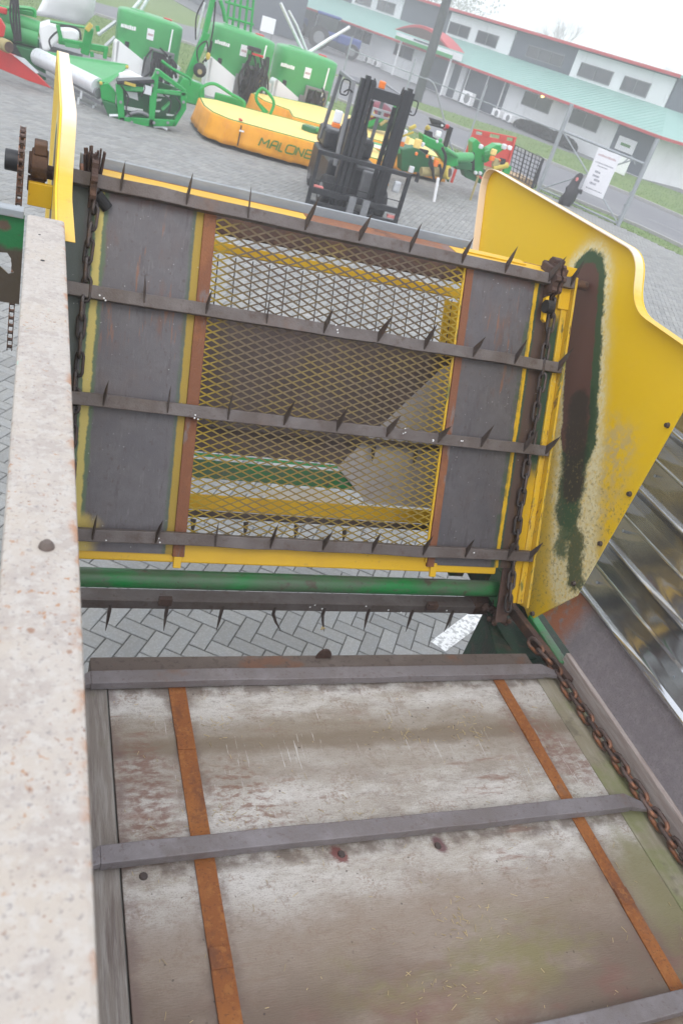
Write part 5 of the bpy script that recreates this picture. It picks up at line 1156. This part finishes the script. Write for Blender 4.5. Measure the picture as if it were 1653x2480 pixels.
# ---- fence line with braced gate, sign, bundle
fn = thing('gate_fence', 'grey steel fence with a cross braced gate panel at the edge of the road', 'fence', (15.0, 23.6, 0), 0); FN = fn.location.copy()
fd = Vector((1.37, -2.76, 0)).normalized(); fl = Vector((15.0, 23.6, 0))
def fp(s, z): return fl + fd * s + Vector((0, 0, z)) - FN
for s, z, r in ((0, 2.6, .065), (3.08, 2.5, .065), (-3.3, 2.3, .03), (-6.6, 2.3, .03), (-9.9, 2.3, .03)): MB().cyl(fp(s, 0), fp(s, z), r, 12).build('post', 'post', fn, 0, True)
for s0, z0, s1, z1, r in ((.05, 1.84, 3.05, 1.79, .035), (.05, .10, 3.05, .06, .03), (.1, 1.80, 3.0, .10, .022), (2.6, 1.76, .15, .14, .022), (-.05, 1.80, -9.9, 1.85, .016)): MB().cyl(fp(s0, z0), fp(s1, z1), r, 8).build('rail' if abs(z0 - z1) < .2 else 'brace', 'post', fn, 0, True)
for s, z in ((2.6, 1.77), (3.02, .6), (3.02, .95), (3.0, .25)): MB().box(fp(s, z), (.07, .07, .09)).build('gate_clamp', 'galv', fn, .01)
MB().tube(smooth_path([fp(2.75, 1.7), fp(2.55, 1.84), fp(2.35, 1.6), fp(1.9, 1.3)]), .018, 6).build('bent_stay', 'post', fn)
sg = thing('banner_sign', 'tall white banner with faint print tied to the road gate', 'sign', fl + fd * 1.87 + Vector((-.05, -.03, .5))); sg.rotation_euler = (0, 0, math.atan2(fd.y, fd.x))
MB().b2((-.40, -.012, .02), (.40, .006, 1.27)).build('panel', 'sign', sg, .004)
def print_lines(par, rows, y, m, name):
    mb = MB(); r = random.Random(4)
    for z, xa, xb, h in rows:
        x = xa
        while x < xb:
            w = r.uniform(.02, .05); mb.b2((x, y - .003, z), (min(x + w, xb), y, z + h * r.uniform(.7, 1))); x += w + .014
    mb.build(name, m, par)
print_lines(sg, [(1.08, -.32, .30, .06)], -.012, 'inkpale', 'banner_print'); print_lines(sg, [(.88, -.32, .32, .035), (.80, -.2, .15, .03), (.62, -.2, -.02, .07), (.50, -.22, .0, .07), (.40, -.12, .08, .07), (.28, -.22, .0, .07), (.14, -.28, .3, .03)], -.012, 'signink', 'banner_print')
bd = thing('wrapped_bundle', 'black wrapped bundle with a pink patch leaning at the foot of the white banner', 'bundle', fl + fd * 1.32 + Vector((-.35, -.25, 0)))
rings = []
for z, w, d, dx in ((0, .20, .16, -.05), (.15, .24, .18, -.04), (.35, .21, .16, .0), (.5, .24, .16, .02), (.58, .15, .12, .0), (.75, .14, .11, .03), (.9, .12, .09, .06), (.98, .05, .05, .07)):
    rings.append([(dx + w * (1 + .12 * math.sin(3 * t + z * 9)) * math.cos(t), d * (1 + .12 * math.cos(5 * t + z * 7)) * math.sin(t), z) for t in [2 * math.pi * k / 16 for k in range(16)]])
MB().loft(rings).build('wrap', 'bundle', bd, 0, True); MB().sphere((-.06, -.11, .80), (.05, .03, .06), 8, 6).build('patch', 'pink', bd)
MB().tube([(.12, -.1, .5), (.26, -.1, .52), (.27, -.08, .44)], .05, 8).build('loose_flap', 'bundle', bd, 0, True)

# ---- posts
lp = MB().tube([(0, 0, 0), (0, 0, 12)], [.26, .20], 16).build('street_pole', 'darkpost', None, 0, True); lp.location = (18.9, 44.4, 0); tag(lp, 'thick dark pole rising in front of the green roofed building', 'pole')
bp = MB().tube(smooth_path([ground(1112, 395) - ground(1112, 395), at(1090, 350, 24.5) - ground(1112, 395), at(1068, 265, 24.5) - ground(1112, 395), at(1050, 205, 24.5) - ground(1112, 395), at(1030, 190, 24.5) - ground(1112, 395)]), .026, 8).build('bent_pole', 'post', None, 0, True)
bp.location = ground(1112, 395); tag(bp, 'thin pale pole bent over at its top, right of the forklift', 'pole')

# ---- building across the road: x runs along its front, y comes towards the road
BU = Vector((-.24, .97, 0)).normalized(); ang = math.atan2(BU.y, BU.x)
bl = thing('building', 'long white workshop building with green roof, red gutters and raised clerestory', 'building', (30.1, 37.9, 0), ang)
LN = 60
MB().b2((.3, -7.5, -.1), (LN, 0, 2.15)).build('wall', 'wall', bl)
def slab(mb, q, t=.08):
    q = [Vector(p) for p in q]; n = (q[1] - q[0]).cross(q[2] - q[0]).normalized() * t; k = len(q)
    return mb.add([tuple(p) for p in q] + [tuple(p - n) for p in q], [tuple(range(k)), tuple(range(2 * k - 1, k - 1, -1))] + [(i, k + i, k + (i + 1) % k, (i + 1) % k) for i in range(k)])
EZ, EY, TZ, TY = 2.14, .85, 3.40, -3.0
mb = MB(); slab(mb, [(-.5, EY, EZ), (-.5, -12, EZ), (3.0, -12, TZ), (3.0, TY, TZ)]); mb.build('roof', 'roof', bl)
rf = slab(MB(), [(-.5, EY, EZ), (3.0, TY, TZ), (LN, TY, TZ), (LN, EY, EZ)]).build('roof', 'roof', bl)
mb = MB()
for k in range(150):
    x = .2 + k * .4; x2 = max(x, 3.0 if x < 3 else x); y1 = TY if x >= 3 else EY + (TY - EY) * (x + .5) / 3.5; f_ = (y1 - EY) / (TY - EY)
    mb.beam((x, EY, EZ + .012), (x, y1, EZ + (TZ - EZ) * f_ + .012), .03, .02)
mb.build('roof_rib', 'roof', rf)
MB().b2((-.56, EY, EZ - .13), (LN, EY + .10, EZ + .02)).build('gutter', 'redtrim', bl, .02)
MB().b2((-.62, -12, EZ - .13), (-.52, EY + .10, EZ + .02)).build('gutter', 'redtrim', bl, .02)
MB().b2((3.05, -8.5, TZ - .2), (LN, TY - .02, 4.95)).build('clerestory_wall', 'walldark', bl)
for x0, x1 in ((3.2, 11.0), (17.0, 24.3), (30.5, 38), (44, 52)):
    MB().b2((x0, TY - .02, TZ - .06), (x1, TY + .04, 4.85)).build('clerestory_panel', 'wall', bl)
MB().b2((2.7, -9, 4.95), (LN, TY + .45, 5.06)).build('top_roof', 'roof', bl); MB().b2((2.66, TY + .45, 4.9), (LN, TY + .53, 5.07)).build('top_gutter', 'redtrim', bl, .02)
def window(x0, x1, z0, z1, y, nm=2):
    g = MB().b2((x0, y, z0), (x1, y + .012, z1)).build('window', 'glass', bl)
    mb = MB(); t = .05
    mb.b2((x0 - t, y, z0 - t), (x1 + t, y + .04, z0)); mb.b2((x0 - t, y, z1), (x1 + t, y + .04, z1 + t)); mb.b2((x0 - t, y, z0), (x0, y + .04, z1)); mb.b2((x1, y, z0), (x1 + t, y + .04, z1))
    for k in range(1, nm): x = x0 + (x1 - x0) * k / nm; mb.b2((x - .02, y + .012, z0), (x + .02, y + .035, z1))
    mb.build('frame', 'greymetal', g)
for x0, x1 in ((4.69, 6.66), (7.64, 10.31), (18.5, 20.73), (21.7, 24.1), (31.5, 34), (35, 37.4)): window(x0, x1, 3.58, 4.24, TY + .045)
window(12.0, 15.4, 3.7, 4.3, TY - .015, 3)
for x0, x1 in ((4.5, 6.70), (8.58, 11.0), (23.4, 25.7), (29.2, 31.5), (33, 35)): window(x0, x1, 1.22, 1.90, .004)
for x0, x1, z0, z1 in ((12.6, 18.4, .0, 2.08), (.32, 3.1, .0, 2.05), (19.1, 21.0, .0, 2.1), (30.8, 36.5, .02, 2.08), (38, 48, .02, 2.08)): MB().b2((x0, -.01, z0), (x1, .025, z1)).build('dark_bay', 'walldark', bl)
MB().b2((16.9, .0, .0), (17.5, .10, 2.05)).build('pier', 'wall', bl)
pst = MB().b2((1.42, .03, .82), (2.75, .06, 1.5)).build('poster', 'sign', bl); MB().b2((1.75, .06, 1.08), (2.45, .064, 1.22)).build('poster_print', 'print', pst)
for x in (14.6, 16.6, 12.9): MB().cyl((x, .12, 0), (x, .12, 2.1), .05, 10).build('downpipe', 'wall', bl)
# entrance canopy with curved red front
arcp = [(24.0 - 6.6 * k / 12, 2.72 + .75 * math.sin(math.pi * k / 12)) for k in range(13)]
mb = MB(); mb.prism(arcp, 1, .3, 1.7); mb.build('canopy', 'redtrim', bl, .03)
mb = MB(); mb.prism([(x * .9 + 2.07, 2.74 + (z - 2.72) * .72) for x, z in arcp], 1, 1.68, 1.72); mb.build('canopy_front', 'brown', bl)
MB().b2((16.8, .9, 2.22), (23.6, 1.7, 2.62)).build('entrance_fascia', 'wall', bl); fs_ = MB().b2((16.8, 1.7, 2.2), (23.6, 1.73, 2.40)).build('fascia_stripe', 'greenlight', bl)
MB().b2((19.4, 1.72, 2.48), (21.4, 1.735, 2.58)).build('fascia_lettering', 'walldark', bl)
for x in (23.2, 17.2): MB().cyl((x, 1.4, 0), (x, 1.4, 2.3), .07, 10).build('canopy_post', 'wall', bl)
p = bl.matrix_basis.inverted() @ Vector((0, 0, 0))
MB().sphere((8.95, .55, 1.98), .085, 10, 8).build('eave_lamp', 'lamp', bl)
def place(s, o, z=0): return Vector((30.1, 37.9, z)) + BU * s + Vector((-BU.y, BU.x, 0)) * o
def ac(label, s, o, w, h, dbl):
    t = thing('air_conditioner', label, 'air conditioner', place(s, o), ang, 'outdoor units along the building wall')
    MB().b2((-w / 2, -.17, .06), (w / 2, .17, h)).build('casing', 'white', t, .02)
    MB().cyl((0 - w * .1, .17, h * .52), (-w * .1, .18, h * .52), min(w, h) * .36, 20).build('fan_grille', 'greymetal', t)
    for x in (-w / 2 + .06, w / 2 - .06): MB().b2((x - .03, -.15, 0), (x + .03, .15, .065)).build('foot', 'greymetal', t)
ac('tallest outdoor fan unit standing by the dark wall bay', 15.0, .9, 1.05, .80, 0)
ac('small outdoor fan unit beside the dark bay, left of its twin', 12.25, .5, .75, .47, 0)
ac('small outdoor fan unit beside the end of the hedge', 11.1, .5, .75, .47, 0)
ac('far outdoor fan unit below the left window', 28.1, .5, .75, .47, 0)
ac('outdoor fan unit nearest the entrance canopy', 26.8, .5, .75, .47, 0)
def leafy(name, label, cat, loc, rz, n, size, fn_, m, core=None, group=None):
    t = thing(name, label, cat, loc, rz, group); vs = []; fs = []
    for k in range(n):
        p = fn_(); a = Vector((random.gauss(0, 1), random.gauss(0, 1), random.gauss(0, 1))).normalized(); b_ = a.cross(Vector((random.gauss(0, 1), random.gauss(0, 1), random.gauss(0, 1)))).normalized(); s_ = size * random.uniform(.6, 1.3)
        b = len(vs); vs += [tuple(p + a * s_), tuple(p + b_ * s_ * .6), tuple(p - a * s_), tuple(p - b_ * s_ * .6)]; fs.append((b, b + 1, b + 2, b + 3))
    mb = MB(); mb.v = vs; mb.f = fs; mb.build('foliage', m, t, fix=False); return t
def hp():
    x = random.uniform(-2.7, 2.7); e = max(0, 1 - abs(x / 2.75) ** 6) ** .5; a = random.uniform(0, math.pi); r = random.uniform(.75, 1)
    return Vector((x, .42 * r * math.cos(a) * e, .02 + .58 * r * math.sin(a) ** .6 * e))
hg = leafy('hedge', 'low dark clipped hedge along the white building wall', 'hedge', place(7.2, 1.0), ang, 5200, .06, hp, 'hedge')
MB().b2((-2.4, -.25, 0), (2.4, .25, .42)).build('stems', 'hedge', hg, .1)
wb = thing('white_board', 'blank white board standing on grass right of the hedge, behind the gate', 'board', place(-.6, 3.2), ang)
MB().b2((-.6, -.02, .05), (.6, .02, .85)).build('board', 'white', wb, .01)
for x in (-.5, .5): MB().b2((x - .03, -.06, 0), (x + .03, -.021, .8)).build('leg', 'greymetal', wb)
b2_ = thing('white_board', 'small white board on posts before the blue tractors', 'board', (10.3, 45, 0))
MB().b2((-.34, -.02, .95), (.36, .02, 1.62)).build('board', 'white', b2_, .01)
for x in (-.3, .3): MB().b2((x - .03, .021, 0), (x + .03, .06, 1.5)).build('leg', 'greymetal', b2_)
# ---- blue tractors far behind
def tractor(label, loc, rz):
    t = thing('tractor', label, 'tractor', loc, rz, 'blue tractors parked far behind')
    MB().b2((-.45, -2.0, .75), (.45, -.2, 1.35)).build('bonnet', 'blue', t, .1); MB().b2((-.75, -.2, .8), (.75, 1.5, 1.3)).build('body', 'blue', t, .08)
    MB().b2((-.72, -.1, 1.3), (.72, 1.4, 2.15)).build('cab_glass', 'glass', t, .05); MB().b2((-.8, -.2, 2.15), (.8, 1.5, 2.32)).build('cab_roof', 'blue', t, .06)
    for s in (-1, 1):
        w = MB().cyl((s * .7, 1.0, .75), (s * 1.15, 1.0, .75), .75, 24).build('wheel', 'rubber', t, .05, True); MB().cyl((s * .75, 1.0, .75), (s * 1.16, 1.0, .75), .4, 16).build('rim', 'greymetal', w)
        w = MB().cyl((s * .5, -1.5, .5), (s * .8, -1.5, .5), .5, 20).build('wheel', 'rubber', t, .04, True); MB().cyl((s * .52, -1.5, .5), (s * .81, -1.5, .5), .26, 16).build('rim', 'greymetal', w)
    return t
T1 = tractor('blue tractor far behind the upright silver boom arms', ground(690, 72), rad(60))
dup(T1, ground(800, 128), rad(70), 'blue tractor parked nearest the dark end of the long building'); dup(T1, ground(735, 84), rad(55), 'blue tractor between the two other blue tractors')
fb = thing('shed', 'dark open fronted shed far behind the green frame', 'shed', (11.5, 72, 0), rad(100))
MB().b2((-7, -5, 0), (7, 0, 3.6)).build('wall', 'walldark', fb); slab(MB(), [(-7.4, .8, 3.5), (-7.4, -5.4, 4.6), (7.4, -5.4, 4.6), (7.4, .8, 3.5)]).build('roof', 'roof', fb)
# ---- trees
def bare_tree(label, loc, h, seed):
    r = random.Random(seed); t = thing('bare_tree', label, 'tree', loc, 0, 'bare trees behind the building'); mb = MB(); tw = MB()
    def br(p, d, L, rr, dep):
        q = p + d * L; m_ = p.lerp(q, .5) + Vector((r.gauss(0, .04), r.gauss(0, .04), 0)) * L
        (mb if dep < 2 else tw).tube([p, m_, q], [rr, rr * .8, rr * .6], 5 if dep < 2 else 3, cap=False)
        if dep >= 6: return
        for k in range(3 if dep < 5 else 2):
            nd = (d + Vector((r.gauss(0, .45), r.gauss(0, .45), r.gauss(.18, .25)))).normalized(); br(p.lerp(q, r.uniform(.55, 1)), nd, L * r.uniform(.62, .82), rr * .58, dep + 1)
    br(Vector((0, 0, 0)), Vector((0, 0, 1)), h * .27, h * .022, 0)
    mb.build('trunk', 'bark', t); tw.build('crown', 'bark', t)
for k, (px, py, D, h) in enumerate(((1385, 40, 190, 16.5), (1335, 70, 200, 13), (1600, 120, 185, 15.0), (1640, 140, 180, 14), (1290, 60, 205, 12))):
    d = RM @ Vector(((px - 826.5) / F, (py - 1240) / F, 1)); d.z = 0; d.normalize()
    bare_tree(('faint leafless tree rising behind the clerestory roof, tallest of the group', 'leafless tree left of the tallest one behind the roof', 'leafless tree behind the far right end of the building', 'small leafless tree at the right edge behind the building', 'small leafless tree leftmost behind the long roof')[k], (d.x * D, d.y * D, 0), h, k + 3)
def crown(h, w):
    cs = [(Vector((random.gauss(0, w * .35), random.gauss(0, w * .35), random.uniform(.35, .95) * h)), random.uniform(.18, .34) * w) for _ in range(16)]
    def f_():
        c, r = random.choice(cs); v = Vector((random.gauss(0, 1), random.gauss(0, 1), random.gauss(0, 1))).normalized(); return c + v * r * random.uniform(.7, 1.05)
    return f_
for k, (X, Y, h, w) in enumerate(((48, 190, 14, 15), (62, 196, 15, 16), (76, 188, 14, 15), (36, 200, 15, 16))):
    t = leafy('tree', ('broad dark tree in the mist behind the far end of the roof', 'tallest misty tree beyond the roof, second from the pole', 'misty tree behind the roof nearest the thick pole', 'misty green tree furthest left beyond the shed')[k], 'tree', (X, Y, 0), 0, 2600, .32, crown(h, w), 'leaf', group='trees in the mist')
    MB().tube([(0, 0, 0), (0, 0, h * .5)], [.35, .2], 8).build('trunk', 'bark', t)

# ================================================================== mist
hz = MB().b2((-150, -50, -1.2), (270, 350, 18)).build('haze', None); tag(hz, kind='stuff'); hz['label'] = 'thin pale mist filling the air over the yard'
hm = bpy.data.materials.new('mist_air'); hm.use_nodes = True; ht = hm.node_tree; ht.nodes.clear()
ho = ht.nodes.new('ShaderNodeOutputMaterial'); hv = ht.nodes.new('ShaderNodeVolumePrincipled'); hv.inputs['Color'].default_value = (.97, .98, 1, 1); hv.inputs['Density'].default_value = .0050; hv.inputs['Anisotropy'].default_value = .2
ht.links.new(hv.outputs[0], ho.inputs['Volume']); hz.data.materials.clear(); hz.data.materials.append(hm)
